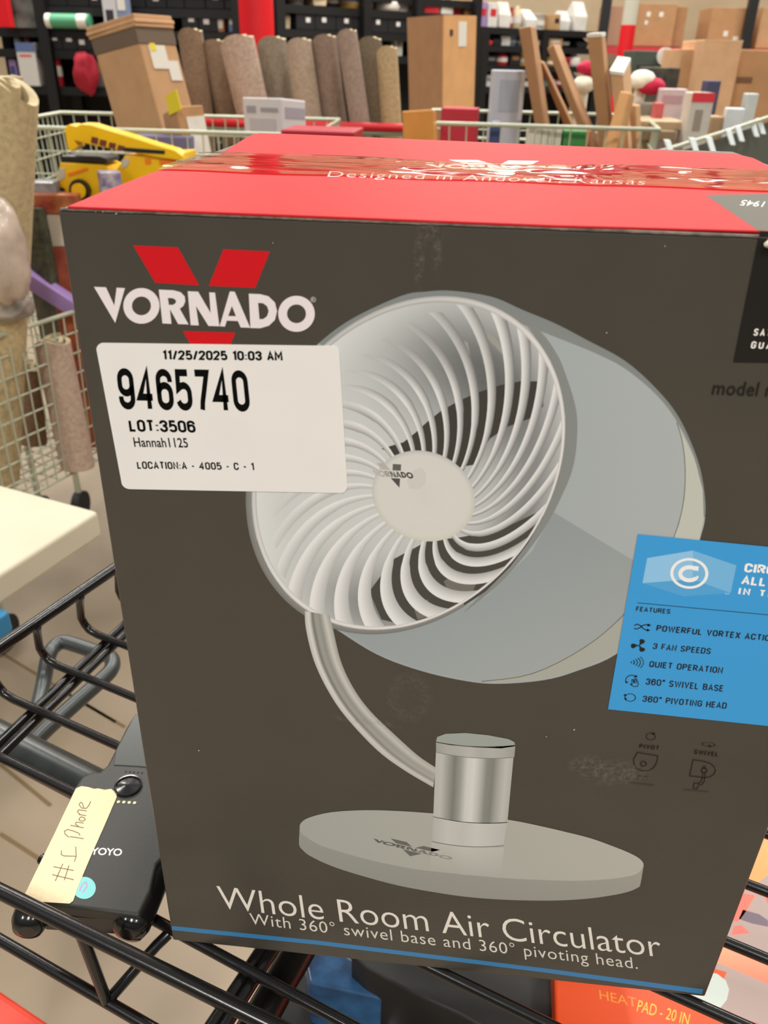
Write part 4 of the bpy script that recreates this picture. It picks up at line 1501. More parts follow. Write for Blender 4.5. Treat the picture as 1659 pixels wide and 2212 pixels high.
bar('purple_box', 'long lilac purple carton lying diagonally across the pale green cart', 'box', (12, 578), (160, 672), 36, 1.75, 1.78, mat('purple', (158, 128, 186), .5, noise=.08, nscale=20))
bar('dark_tube', 'dark woven roll standing behind the lilac purple carton', 'roll', (62, 450), (96, 640), 40, 1.80, 1.78, mat('dark_weave', (72, 72, 54), .9, noise=.5, nscale=70))
upright('white_carton', 'small white carton in the cart close to the top corner of the big fan carton', 'box', (92, 464, 142, 533), 1.84, .1, mat('offwhite', (206, 198, 184), .6), .15)
upright('orange_carton', 'small orange and red carton just below the small white carton', 'box', (104, 534, 146, 592), 1.84, .1, mat('orange_red', (192, 104, 66), .5, second=(140, 60, 44), nscale=18), .2, z_bot=-.58)
upright('grey_gadget', 'black and grey gadget beside the plastic wrapped pinkish bundle', 'gadget', (20, 478, 52, 530), 1.95, .1, mat('gadget_grey', (86, 88, 92), .4, second=(28, 30, 34), nscale=22), -.2, z_bot=-.1)
upright('snack_box', 'red and gold patterned carton lying under the toy crane truck', 'box', (66, 420, 166, 463), 1.84, .12, mat('red_gold', (196, 130, 72), .5, second=(140, 40, 36), nscale=24), .12)
upright('clear_package', 'clear plastic blister package beside the toy crane truck', 'package', (68, 392, 118, 422), 1.86, .06, mat('blister', (176, 178, 182), .2, second=(110, 112, 118), nscale=20), .1, z_bot=-.1)
upright('cat_food_bag', 'grey and beige speckled bag standing below the red and gold patterned carton', 'bag', (56, 452, 118, 660), 1.97, .04, mat('speckle_bag', (120, 112, 92), .7, second=(50, 46, 38), nscale=16), .15, z_bot=-.58)

# ---- cart B: behind the big carton, holds truck and leaning cartons
zB = .165
cB = [Vector((-1.2, 2.1, 0)), Vector((-.28, 2.12, 0)), Vector((-.30, 2.76, 0)), Vector((-1.26, 2.7, 0))]
wire_cart('shopping_cart', 'wire shopping cart holding the yellow toy truck and tall leaning carton', cB, zB + .105, -.45, m_cart, step=.042, rows=12)

# toy crane truck
YT = 1.9
truck = thing('toy_crane_truck', tuple(aty(250, 430, YT)), 'yellow plastic toy crane truck with black windows and folded boom', 'toy')
m_yel = mat('toy_yellow', (240, 190, 18), .3, spec=.5)
m_tb = mat('toy_black', (28, 26, 24), .35)
mm = .0012


def slab(pts, Y, d, m, name, parent=truck, bevel=.003):
    mb = MB()
    P = [aty(*p, Y) for p in pts]
    mb.prism([p + Vector((0, d, 0)) for p in P], P)
    return mb.build(name, m, parent, bevel)


cab = slab([(130, 350), (220, 356), (232, 360), (240, 380), (262, 352), (268, 336), (398, 330), (400, 348), (384, 366), (300, 395), (262, 440), (120, 440), (117, 408)], YT, .10, m_yel, 'truck_body')
slab([(132, 336), (212, 338), (228, 342), (232, 352), (130, 350)], YT - .002, .09, m_tb, 'cab_roof')
boom = slab([(138, 276), (150, 268), (166, 272), (176, 267), (195, 268), (240, 282), (275, 292), (330, 310), (378, 324), (395, 336), (398, 348), (352, 342), (262, 326), (200, 314), (160, 304), (168, 318), (155, 328), (146, 322)], YT - .012, .05, m_yel, 'boom')
slab([(264, 318), (356, 325), (355, 333), (300, 330), (262, 326)], YT - .0145, .01, m_tb, 'boom_window', boom, .001)
for i, x_ in enumerate((198, 216, 236, 255)):
    slab([(x_, 295 + i * 6), (x_ + 14, 298 + i * 6), (x_ + 12, 312 + i * 5), (x_ - 2, 308 + i * 5)], YT - .0145, .01, mat('decal_dark', (110, 50, 36), .4), 'boom_decal', boom, .0005)
slab([(127, 364), (140, 362), (140, 384), (124, 396)], YT - .002, .004, mat('toy_window', (196, 190, 170), .25), 'cab_window', truck, .001)
slab([(262, 346), (272, 342), (280, 346), (276, 358), (264, 366)], YT - .002, .004, mat('toy_window', (196, 190, 170), .25), 'side_window', truck, .001)
slab([(146, 374), (188, 362), (191, 368), (148, 382)], YT - .002, .004, mat('toy_orange', (232, 128, 20), .4), 'door_stripe', truck, .0005)
slab([(312, 342), (326, 342), (326, 354), (314, 356)], YT - .002, .004, mat('toy_orange', (232, 128, 20), .4), 'warning_patch', truck, .0005)
slab([(344, 345), (394, 343), (394, 352), (344, 356)], YT - .002, .004, mat('toy_orange', (232, 128, 20), .4), 'side_stripe', truck, .0005)
wc = aty(171, 412, YT - .014)
mb = MB()
mb.tube([wc, wc + Vector((0, .03, 0))], 22 * (YT - C_CAM.y) / F_PX, 28)
wh = mb.build('wheel', m_tb, truck)
mb = MB()
mb.tube([wc - Vector((0, .006, 0)), wc + Vector((0, .01, 0))], 15 * (YT - C_CAM.y) / F_PX, 24)
hb = mb.build('hub_cap', m_yel, wh)
slab([(118, 400), (140, 408), (142, 424), (118, 416)], YT - .002, .02, m_tb, 'bumper', truck, .002)
upright('toy_pack', 'small multicoloured pack leaning against the toy crane truck', 'package', (218, 372, 262, 412), YT - .1, .05, mat('multi', (206, 196, 190), .5, second=(90, 70, 130), nscale=40), .5, z_bot=-.4)
upright('blue_carton', 'slate blue carton in the cart behind the toy truck boom', 'box', (286, 294, 412, 372), 2.25, .12, mat('slate', (104, 98, 128), .6), .05, z_bot=-.4)

# tall leaning carton with opened flaps and a dark band
t, top, bot = leaning('tall_carton', 'tall brown carton leaning with its flaps folded and a dark band below them', 'box',
                      ((207, 118), (256, 290)), ((300, 92), (356, 300)), ((380, 96), (430, 290)), (2.62, 2.45, 2.54), kcard(0), z_bot=-.42)
ct = sum(top, Vector()) / 4
upv = (top[1] - bot[1]).normalized()
mb = MB()
band = [(p.lerp(ct, -.02)) for p in top]
mb.prism([p - upv * .001 for p in band], [p + upv * .042 for p in band])
mb.build('dark_band', mat('brown_tape', (112, 94, 78), .5), t)
mb = MB()
for k, (h0, h1, gr) in enumerate(((.042, .052, .06), (.053, .063, .08), (.064, .076, .03))):
    fp = [p.lerp(ct, -gr) for p in top]
    tw = Matrix.Rotation(.02 * k, 3, 'Z')
    mb = MB()
    mb.prism([ct + tw @ (p - ct) + upv * h0 for p in fp], [ct + tw @ (p - ct) + upv * h1 for p in fp])
    mb.build('folded_flap', kcard(2 if k % 2 else 0), t, .002)


def sticker_on(t, L3, name, m, fa, fb, lift=.003):
    """patch on the face spanned by edges (top a, bottom a) - (top b, bottom b); fractions"""
    (Ta, Ba), (Tb, Bb) = L3
    n = (Tb - Ta).cross(Ba - Ta).normalized()
    if n.y > 0:
        n = -n
    pt = lambda f: Ta.lerp(Tb, f[0]).lerp(Ba.lerp(Bb, f[0]), f[1])
    q = [pt(f) + n * lift for f in ((fa[0], fa[1]), (fb[0], fa[1]), (fb[0], fb[1]), (fa[0], fb[1]))]
    mb = MB()
    mb.prism([p - n * lift * .9 for p in q], q)
    return mb.build(name, m, t)


m_white = mat('label_white', (226, 222, 210), .6)
Lf = ((top[1], bot[1]), (top[2], bot[2]))
sticker_on(t, Lf, 'shipping_label', m_white, (.22, .005), (.66, .075))
sticker_on(t, Lf, 'round_label', m_white, (.62, .05), (.92, .11))
sticker_on(t, Lf, 'yellow_tag', mat('yellow_tag', (236, 216, 40), .5), (.26, .0), (.4, .022), .0045)

t, top, bot = leaning('small_carton', 'small brown carton with a white label standing before the tall leaning carton', 'box',
                      ((350, 246), (366, 330)), ((378, 230), (404, 340)), ((438, 226), (458, 330)), (2.36, 2.28, 2.34), kcard(1), z_bot=-.4)
Lf = ((top[1], bot[1]), (top[2], bot[2]))
sticker_on(t, Lf, 'shipping_label', m_white, (.3, .04), (.95, .22))
sticker_on(t, ((top[0], bot[0]), (top[1], bot[1])), 'yellow_tag', mat('yellow_tag', (236, 216, 40), .5), (.55, -.05), (1.4, .02))

# ---- carpet rolls
roll('dark brown carpet roll closest to the tall leaning carton', (414, 76), (440, 263), 64, 3.0, 0)
roll('taupe carpet roll between the dark brown roll and the wide rose roll', (464, 100), (497, 265), 62, 3.02, 1)
roll('wide rose beige carpet roll with a pale thick top edge', (517, 96), (560, 285), 90, 2.92, 2)
roll('olive grey carpet roll just behind the wide rose roll', (590, 96), (612, 260), 76, 3.04, 3)
roll('sandy carpet roll standing behind the white appliance carton', (648, 98), (675, 280), 68, 2.96, 4)
roll('umber carpet roll next to the sandy one', (702, 90), (728, 280), 66, 2.98, 5)
roll('narrow mole grey carpet roll rising tallest among the rolls', (751, 76), (784, 297), 54, 2.9, 6)
roll('dark olive carpet roll between the mole grey and straw rolls', (800, 94), (812, 293), 64, 3.08, 7)
roll('straw coloured carpet roll at the end of the row of rolls', (838, 112), (850, 300), 54, 2.94, 8)
wire_cart('shopping_cart', 'wire cart that carries the row of carpet rolls', [(-1.06, 2.83), (-.07, 2.83), (-.07, 3.24), (-1.06, 3.24)], .225, -.52, m_cart2, step=.045, rows=9, handle=(0, 1))

m_app = mat('appliance_white', (204, 200, 200), .5)
m_appg = mat('appliance_print', (150, 148, 152), .6)
m_dark = mat('dark_print', (46, 44, 48), .6)
t, top, bot = leaning('appliance_carton', 'white and grey printed appliance carton standing before the carpet rolls', 'box',
                      ((523, 210), (530, 310)), ((608, 212), (612, 312)), ((660, 218), (662, 310)), (2.42, 2.36, 2.5), m_app, z_bot=-.4)
Lf = ((top[0], bot[0]), (top[1], bot[1]))
Rf = ((top[1], bot[1]), (top[2], bot[2]))
sticker_on(t, Lf, 'name_print', m_appg, (.1, .03), (.34, .055), .0015)
sticker_on(t, Lf, 'title_print', m_appg, (.46, .035), (.9, .05), .0015)
sticker_on(t, Lf, 'picture_print', mat('pale_print', (182, 176, 178), .6), (.16, .075), (.84, .15), .0015)
sticker_on(t, Rf, 'side_print', mat('side_grey', (162, 154, 162), .6), (.12, .03), (.95, .07), .0015)
sticker_on(t, Rf, 'dark_square', m_dark, (.34, .12), (.66, .155), .0015)
upright('red_tray', 'dark red carton edge showing just over the top flap of the fan carton', 'box', (606, 282, 765, 320), 2.02, .16, mat('dark_red', (168, 22, 44), .4), -.04, z_bot=FLOOR_Z)

# ---- tan tube and tall open carton
t, top, bot = leaning('tan_carton', 'tan carton with a glossy taped front standing before the tall open carton', 'box',
                      ((868, 240), (872, 320)), ((936, 236), (940, 320)), ((942, 238), (946, 320)), (2.3, 2.26, 2.36), mat('tan_card', (212, 150, 76), .3, noise=.08, nscale=16), z_bot=FLOOR_Z)
t, top, bot = leaning('open_carton', 'tall open brown carton with a crumpled white slip near its rim', 'box',
                      ((879, 38), (884, 236)), ((956, 32), (954, 240)), ((1030, 34), (1024, 236)), (3.82, 3.48, 3.76), kcard(3), z_bot=CART_Z, open_top=True)
sticker_on(t, ((top[1], bot[1]), (top[2], bot[2])), 'white_slip', m_white, (.45, .02), (.68, .10))
sticker_on(t, ((top[1], bot[1]), (top[2], bot[2])), 'dark_spot', m_dark, (.2, .045), (.28, .065))
sticker_on(t, ((top[1], bot[1]), (top[2], bot[2])), 'painted_lit_side', kcard(4), (.02, .0), (.98, .55), .0012)  # lighter card over this face, its lit side put in as colour
wire_cart('shopping_cart', 'wire cart under the tall open carton', [(-.26, 3.4), (.42, 3.4), (.42, 4.1), (-.26, 4.1)], .12, -.52, m_cart, step=.05, rows=8)
upright('red_bag', 'bright red folded bag beside the tall open carton', 'bag', (952, 234, 1030, 268), 2.75, .1, mat('red_cloth', (176, 32, 48), .6), -.1, z_bot=-.4)

# ---- cart D with the long cartons
wire_cart('shopping_cart', 'long wire cart holding the long narrow cartons', [(.03, 2.42), (.70, 2.42), (.78, 3.12), (.0, 3.1)], .29, -.45, m_cart, step=.05, rows=12)
LONG = [('long narrow carton standing tallest beside the pale blue carton', ((1120, 60), (1150, 240)), ((1146, 56), (1172, 240)), ((1158, 58), (1184, 240)), (2.9, 2.84, 2.95), 1),
        ('thin long carton leaning far over between two taller long cartons', ((1160, 130), (1205, 240)), ((1172, 135), (1222, 242)), ((1178, 134), (1228, 240)), (2.98, 2.96, 3.0), 3),
        ('long narrow carton leaning with a bright lit side', ((1181, 104), (1238, 250)), ((1195, 95), (1256, 255)), ((1210, 96), (1272, 250)), (2.8, 2.76, 2.82), 0),
        ('long thick carton with a white taped end', ((1268, 78), (1292, 290)), ((1300, 76), (1318, 292)), ((1308, 74), (1326, 290)), (2.72, 2.68, 2.78), 1),
        ('short open long carton with pale inside leaning by the red and white pole', ((1318, 156), (1326, 230)), ((1346, 160), (1352, 232)), ((1362, 130), (1366, 230)), (2.62, 2.58, 2.75), 2),
        ('tan long carton tilted across the front of the others', ((1340, 196), (1302, 320)), ((1362, 200), (1330, 322)), ((1372, 205), (1346, 322)), (2.5, 2.47, 2.53), 4),
        ('pale brown long carton half hidden behind the tilted tan one', ((1358, 225), (1362, 320)), ((1374, 228), (1376, 322)), ((1384, 226), (1386, 320)), (2.66, 2.64, 2.7), 0)]
for lb, L, M_, R_, ys, ci in LONG:
    t, top, bot = leaning('long_carton', lb, 'box', L, M_, R_, ys, kcard(ci), z_bot=-.42, group=None)
    if 'white taped' in lb or 'pale inside' in lb:
        mb = MB()
        ct = sum(top, Vector()) / 4
        u_ = (top[1] - bot[1]).normalized()
        mb.prism([p - u_ * .004 for p in [q.lerp(ct, -.03) for q in top]], [p + u_ * .006 for p in [q.lerp(ct, -.03) for q in top]])
        mb.build('end_tape', m_white, t)
upright('pale_blue_carton', 'pale blue grey carton with faint print standing beside the tallest long carton', 'box', (1064, 152, 1132, 262), 3.0, .1, mat('pale_blue', (180, 186, 194), .5), .1, z_bot=-.42,
        extra=[('print_panel', .2, .18, .85, .8, mat('pale_blue_print', (160, 168, 178), .5)), ('side_stripe', .86, .02, .99, .98, mat('white_stripe', (214, 214, 214), .5))])
for i in range(5):
    x0 = 1141 + i * 14.6
    upright('white_booklet', 'white slim booklet standing in the wire cart, %s of five from the blue bottle side' % ('first', 'second', 'third', 'fourth', 'fifth')[i], 'booklet',
            (x0, 274, x0 + 13.4, 318), 2.44 + .004 * i, .09, mat('booklet_white', (206, 202, 184), .6), 0.02, z_bot=-.40, group='white booklets in the wire cart', bevel=.002)
upright('green_carton', 'bright green carton standing next to the white booklets', 'box', (1216, 282, 1266, 318), 2.46, .12, mat('green_print', (58, 128, 62), .5), .05, z_bot=-.4)
upright('orange_cone', 'small orange carton corner next to the bright green carton', 'box', (1262, 282, 1278, 318), 2.5, .05, mat('rust', (176, 110, 60), .6), .3, z_bot=-.4)
upright('blue_bottle', 'dark blue bottle seen through the wires of the long cart', 'bottle', (1058, 262, 1082, 304), 2.46, .05, mat('navy', (58, 72, 112), .35), 0, z_bot=-.4)

# ---- goods on the right hand carts
RIGHT = [('pink_packet', 'pink and white packet standing behind the white and red package', 'package', (1420, 192, 1480, 262), 3.0, .08, (196, 176, 176), -.1),
         ('red_white_package', 'white slim package with a red top standing tall', 'package', (1488, 200, 1538, 292), 2.7, .08, (198, 190, 178), .1),
         ('navy_carton', 'dark navy carton poking up behind the red topped package', 'box', (1526, 174, 1556, 214), 2.95, .06, (66, 66, 92), .1),
         ('white_packet', 'bright white packet leaning near the grey clip cart', 'package', (1568, 234, 1606, 278), 2.75, .06, (206, 208, 208), -.1),
         ('white_tube', 'tall white plastic packet next to the row of pallet cartons', 'package', (1610, 202, 1634, 272), 2.9, .05, (190, 194, 190), .1),
         ('grey_pack', 'grey printed carton seen between long cartons and pink packet', 'box', (1376, 224, 1424, 262), 3.05, .1, (128, 122, 110), .05),
         ('flat_tan_carton', 'flat tan carton lying across the wire cart under the pink packet', 'box', (1376, 262, 1484, 282), 2.75, .3, (176, 150, 112), .0),
         ('red_slip', 'narrow red carton beside the pink and white packet', 'box', (1416, 222, 1434, 258), 2.9, .05, (186, 84, 84), .1),
         ('brown_bundle', 'brown printed carton lying under the flat tan carton', 'box', (1380, 282, 1460, 305), 2.7, .2, (138, 116, 84), .0),
         ('beige_carton', 'beige carton block right of the red topped package', 'box', (1536, 252, 1566, 300), 2.78, .1, (170, 140, 104), .1)]
for nm, lb, ct_, rc, Y, dp, col, rz in RIGHT:
    lb = lb.replace(' right of ', ' beyond ')
    ex = None
    if nm == 'red_white_package':
        ex = [('red_top', 0.0, 0.0, 1.0, .22, mat('red_print', (214, 52, 62), .5)), ('print_panel', .25, .4, .6, .9, mat('grey_print', (150, 136, 122), .6))]
    elif nm == 'pink_packet':
        ex = [('print_panel', .15, .2, .85, .45, mat('rose_print', (176, 140, 144), .6))]
    upright(nm, lb, ct_, rc, Y, dp, mat(nm + '_card', col, .55, noise=.06, nscale=20), rz, z_bot=-.42 if nm not in ('flat_tan_carton', 'brown_bundle') else None, extra=ex)
wire_cart('shopping_cart', 'pale wire cart holding the red topped package and small packets', [(.84, 2.6), (1.38, 2.66), (1.40, 3.3), (.86, 3.25)], .2, -.45, m_cart2, step=.05, rows=10)

# grey clip cart in the corner behind the fan carton
clip = thing('clip_cart', (.95, 2.0, FLOOR_Z), 'dark grey cart flap with white clips just behind the top flap of the fan carton', 'cart')
m_dg = mat('cart_grey', (96, 100, 92), .5)
mb = MB()
q = [aty(1424, 342, 2.05), aty(1500, 312, 2.15), aty(1590, 286, 2.3), aty(1700, 250, 2.5)]
mb.prism([q[0], q[3], q[3] - Vector((0, 0, .5)), q[0] - Vector((0, 0, .5))], [p + Vector((.02, .03, 0)) for p in (q[0], q[3], q[3] - Vector((0, 0, .5)), q[0] - Vector((0, 0, .5)))])
mb.build('flap', m_dg, clip)
mb = MB()
mb.tube([aty(1400, 335, 2.0), aty(1560, 286, 2.2), aty(1700, 240, 2.45)], .005, 8)
mb.build('rim', m_cart, clip)
for p in ((0, 0), (1, 1)):
    mb = MB()
    g0 = q[0] if p[0] == 0 else q[3]
    mb.tube([g0 - Vector((0, 0, .5)), Vector((g0.x, g0.y, FLOOR_Z))], .012, 8)
    mb.build('leg', m_dg, clip)
for (x_, y_, Y) in ((1448, 322, 2.03), (1502, 318, 2.08), (1538, 316, 2.12), (1580, 300, 2.2), (1600, 292, 2.24), (1632, 282, 2.32), (1646, 276, 2.36)):
    mb = MB()
    A_ = aty(x_ - 5, y_ - 20, Y)
    B_ = aty(x_ + 4, y_ + 14, Y - .02)
    mb.prism([A_ + Vector((-.01, 0, 0)), A_ + Vector((.006, 0, 0)), A_ + Vector((.006, .012, 0)), A_ + Vector((-.01, .012, 0))],
             [B_ + Vector((-.007, 0, 0)), B_ + Vector((.007, 0, 0)), B_ + Vector((.007, .012, 0)), B_ + Vector((-.007, .012, 0))])
    mb.build('clip', mat('clip_white', (214, 220, 218), .5), clip, .002)

# red and white caps among the cartons
def cap_hat(name, label, px, r_px, Y, red, lean):
    c = aty(*px, Y)
    r = r_px * (Y - C_CAM.y) / F_PX
    t = thing(name, (c.x, c.y, c.z - r), label, 'hat')
    for nm, sc_, off, m in (('white_fur', (1.0, .9, .75), Vector((0, 0, 0)), mat('fur', (232, 226, 206), .95, bump=.8, bscale=120)),
                            ('red_cloth', (1.1, .7, .62), lean, mat('crimson', (190, 20, 62), .8))):
        bm = bmesh.new()
        bmesh.ops.create_icosphere(bm, subdivisions=3, radius=1)
        for v in bm.verts:
            k = 1 + .16 * mnoise.noise(v.co * 2 + c)
            v.co = c + off * r + Vector((v.co.x * sc_[0], v.co.y * sc_[1], v.co.z * sc_[2])) * (r * k)
        me = bpy.data.meshes.new(nm)
        bm.to_mesh(me)
        bm.free()
        link(nm, me, m, t, smooth=True)
    mb = MB()
    mb.tube([c - Vector((0, -.02, r * .5)), Vector((c.x, c.y + .02, CART_Z))], .02, 8)
    mb.build('stand', mat('fur', (232, 226, 206), .95), t)
    return t


cap_hat('santa_hat', 'white and crimson plush hat beside the green machine under the red beam', (1388, 174), 24, 3.1, None, Vector((.65, -.2, -.35)))
cap_hat('santa_hat', 'plush hat with crimson tip tucked between the leaning long cartons', (1262, 182), 20, 3.1, None, Vector((.3, .1, 1.35)))

# ==================================================================== COLUMNS, PALLET RACK, BACK OF THE HALL
c_ = aty(555, 60, 5.0)
mb = MB()
mb.tube([Vector((c_.x, c_.y, FLOOR_Z)), Vector((c_.x, c_.y, 3.2))], .098, 28)
o = mb.build('red_column', mat('column_red', (214, 22, 32), .4), None)
tag(o, 'thick bright red round column rising behind the carpet rolls', 'column')
p_ = aty(1347, 130, 6.0)
pole = thing('safety_pole', (p_.x, p_.y, FLOOR_Z), 'slim pole painted red below and pale grey above', 'pole')
zc_ = aty(1352, 54, 6.0).z
mb = MB()
mb.tube([Vector((p_.x, p_.y, FLOOR_Z)), Vector((p_.x, p_.y, zc_))], .047, 20)
mb.build('red_sleeve', mat('column_red', (214, 22, 32), .4), pole)
mb = MB()
mb.tube([Vector((p_.x, p_.y, zc_)), Vector((p_.x, p_.y, 3.2))], .046, 20)
mb.build('pale_pole', mat('pale_pole', (190, 186, 168), .5), pole)

m_rack = mat('rack_black', (13, 13, 14), .5)


def merch_rack(label, P, Q, tiers, posts, depth=.36, top=1.2):
    """P, Q: plan ends of its front; tiers: shelf heights; posts: fractions along"""
    P, Q = Vector((P[0], P[1], 0)), Vector((Q[0], Q[1], 0))
    d = (Q - P).normalized()
    n = Vector((-d.y, d.x, 0))
    t = thing('storage_rack', ((P.x + Q.x) / 2, (P.y + Q.y) / 2, FLOOR_Z), label, 'rack')
    for z in tiers:
        mb = MB()
        mb.prism([P + Vector((0, 0, z - .05)), Q + Vector((0, 0, z - .05)), Q + n * depth + Vector((0, 0, z - .05)), P + n * depth + Vector((0, 0, z - .05))],
                 [P + Vector((0, 0, z)), Q + Vector((0, 0, z)), Q + n * depth + Vector((0, 0, z)), P + n * depth + Vector((0, 0, z))])
        mb.build('shelf_tier', m_rack, t)
    for f in posts:
        for k in (0, 1):
            c = P.lerp(Q, f) + n * (depth * k - .02)
            mb = MB()
            mb.box((c.x, c.y, (FLOOR_Z + top) / 2), (.07, .05, top - FLOOR_Z), math.atan2(d.y, d.x))
            mb.build('upright_post', m_rack, t)
    mb = MB()
    a, c = P + n * (depth + .02), Q + n * (depth + .02)
    mb.prism([a + Vector((0, 0, FLOOR_Z)), c + Vector((0, 0, FLOOR_Z)), c + n * .01 + Vector((0, 0, FLOOR_Z)), a + n * .01 + Vector((0, 0, FLOOR_Z))],
             [a + Vector((0, 0, top)), c + Vector((0, 0, top)), c + n * .01 + Vector((0, 0, top)), a + n * .01 + Vector((0, 0, top))])
    mb.build('shade_backing', mat('shade_black', (14, 13, 15), .8), t)  # black sheet added to stand for the dark depth behind the goods
    return P, Q, d, n


ITEM_COL = [('white', (206, 202, 194)), ('black', (30, 30, 32)), ('cream', (196, 180, 146)), ('brown', (150, 106, 66)), ('navy', (58, 72, 112)), ('teal', (58, 120, 118)),
            ('grey', (128, 126, 124)), ('red', (184, 34, 44)), ('lilac', (150, 124, 170)), ('tan', (180, 142, 98)), ('sky blue', (104, 140, 176)), ('mustard', (196, 154, 60))]
ORD = 'first second third fourth fifth sixth seventh eighth ninth tenth eleventh twelfth thirteenth fourteenth fifteenth sixteenth seventeenth eighteenth nineteenth twentieth'.split()


def stock(rack, frame, z, tier, px0, px1, wid, hgt, weights, end, bins=False, group=None):
    """individual goods side by side on one tier; walks in photo pixels, stands on the shelf"""
    P, Q, d, n = frame
    x, k, prev = px0, 0, None
    cnt = {}
    while x < px1:
        w = random.uniform(*wid)
        a, c = atv(x, 60, P, Q), atv(x + w, 60, P, Q)
        h = random.uniform(*hgt)
        width = (c - a).length * (.97 if bins else .9)
        mid = (a + c) / 2
        dep = .3 if bins else random.uniform(.1, .25)
        ctr = Vector((mid.x, mid.y, 0)) + n * (dep / 2 + (.01 if bins else random.uniform(.01, .06)))
        ang = math.atan2(d.y, d.x) + (0 if bins else random.uniform(-.12, .12))
        if bins:
            cn, col = 'black', (24, 24, 27)
            kind = 'storage_bin'
        else:
            cn, col = random.choices(ITEM_COL, weights)[0]
            kind = random.choice(('carton', 'carton', 'bottle', 'bag', 'tub'))
        key = (kind, cn)
        cnt[key] = cnt.get(key, 0) + 1
        nice = kind.replace('_', ' ')
        lab_ = '%s %s on %s %s, %s from %s' % (cn, nice, rack, tier, ORD[cnt[key] - 1], end)
        if bins:
            lab_ = 'tagged %s bin on %s %s, %s from %s' % (cn, rack, tier, ORD[cnt[key] - 1], end)
        m = mat('goods_%s' % cn.replace(' ', '_') if not bins else 'bin_black', col, .5, noise=.1, nscale=12)
        loc = (ctr.x, ctr.y, z)
        mb = MB()
        if kind in ('bottle', 'tub'):
            r = min(width / 2, .12)
            prof = ((0, r * .95), (.02, r), (.7, r), (.82, r * .45), (.98, r * .42), (1, r * .38)) if kind == 'bottle' else ((0, r * .85), (.9, r), (.92, r * 1.06), (1, r * 1.06))
            mb.tube([Vector((ctr.x, ctr.y, z + f * h + .001)) for f, _ in prof], r, 14, radii=[q for _, q in prof])
            t = thing(kind, loc, lab_, kind, group)
            bd = mb.build(kind + '_body', m, t)
            mb = MB()
            mb.tube([Vector((ctr.x, ctr.y, z + h * .25)), Vector((ctr.x, ctr.y, z + h * .55))], r * 1.02, 14)
            mb.build('label_band', mat('goods_label', (214, 206, 196), .6), t)
        elif kind == 'bag':
            bt = [Vector((ctr.x, ctr.y, z + .001)) + Matrix.Rotation(ang, 3, 'Z') @ Vector((sx * width / 2 * .85, sy * dep / 2, 0)) for sx, sy in ((-1, -1), (1, -1), (1, 1), (-1, 1))]
            md_ = [Vector((ctr.x, ctr.y, z + h * .5)) + Matrix.Rotation(ang, 3, 'Z') @ Vector((sx * width / 2, sy * dep / 2, 0)) for sx, sy in ((-1, -1), (1, -1), (1, 1), (-1, 1))]
            tp = [Vector((ctr.x, ctr.y, z + h)) + Matrix.Rotation(ang, 3, 'Z') @ Vector((sx * width / 2 * .8, sy * .012, 0)) for sx, sy in ((-1, -1), (1, -1), (1, 1), (-1, 1))]
            vs = bt + md_ + tp
            fs = [(3, 2, 1, 0), (8, 9, 10, 11)] + [(i + o_, (i + 1) % 4 + o_, (i + 1) % 4 + 4 + o_, i + 4 + o_) for o_ in (0, 4) for i in range(4)]
            mb.add(vs, fs)
            o = mb.build('goods_bag', m, None, .006)
            tag(o, lab_, 'bag', group)
        else:
            t = thing(kind, loc, lab_, 'bin' if bins else 'box', group)
            mb.box((ctr.x, ctr.y, z + h / 2 + .001), (width, dep, h), ang)
            mb.build('bin_body' if bins else 'carton_body', m, t, .004)
            R = Matrix.Rotation(ang, 3, 'Z')
            mb = MB()
            if bins:
                q = R @ Vector((random.uniform(-.15, .15) * width, -dep / 2 - .002, 0))
                mb.box((ctr.x + q.x, ctr.y + q.y, z + h * random.uniform(.45, .7)), (.036, .004, .028), ang)
                mb.build('paper_tag', mat('tag_white', (216, 212, 206), .6), t)
            else:
                q = R @ Vector((0, -dep / 2 - .001, 0))
                c2 = random.choice(ITEM_COL)
                mb.box((ctr.x + q.x, ctr.y + q.y, z + h * .6), (width * .6, .003, h * .3), ang)
                mb.build('print_panel', mat('goods_%s' % c2[0].replace(' ', '_'), c2[1], .5, noise=.1, nscale=12), t)
        x += w
        k += 1


# rack behind the truck side
P1, Q1 = aty(-60, 60, 5.6), aty(536, 60, 5.6)
tz = lambda y, Y=5.6: aty(300, y, Y).z
T1 = [tz(-26), tz(17), tz(66), tz(112), tz(192)]
f1 = merch_rack('black rack full of goods behind the tall leaning carton', P1, Q1, T1, (0.03, .27, .56, .97), top=tz(-60))
wmix = (5, 5, 2, 2, 2, 1, 3, 2, .5, 1, 1, .5)
stock('truck side rack', f1, T1[1], 'top tier', 70, 525, (34, 48), (.10, .13), wmix, 'the wrapped machine', bins=True, group='tagged bins on the black rack')
stock('truck side rack', f1, T1[0], 'highest tier', 20, 525, (22, 46), (.08, .14), wmix, 'the picture edge', group=None)
stock('truck side rack', f1, T1[2], 'second tier', 392, 432, (34, 46), (.10, .13), wmix, 'the leaning carton', bins=True, group='tagged bins on the black rack')
stock('truck side rack', f1, T1[2], 'second tier', -30, 90, (22, 40), (.07, .14), wmix, 'the picture edge')
stock('truck side rack', f1, T1[3], 'third tier', 8, 36, (14, 18), (.07, .12), wmix, 'the picture edge')
stock('truck side rack', f1, T1[3], 'third tier', 86, 240, (30, 44), (.09, .12), wmix, 'the white tall carton', bins=True, group='tagged bins on the black rack')
stock('truck side rack', f1, T1[4], 'bottom tier', 150, 250, (20, 36), (.1, .2), wmix, 'the red and white tub')
stock('truck side rack', f1, T1[4], 'bottom tier', 0, 36, (16, 22), (.1, .2), wmix, 'the picture edge')


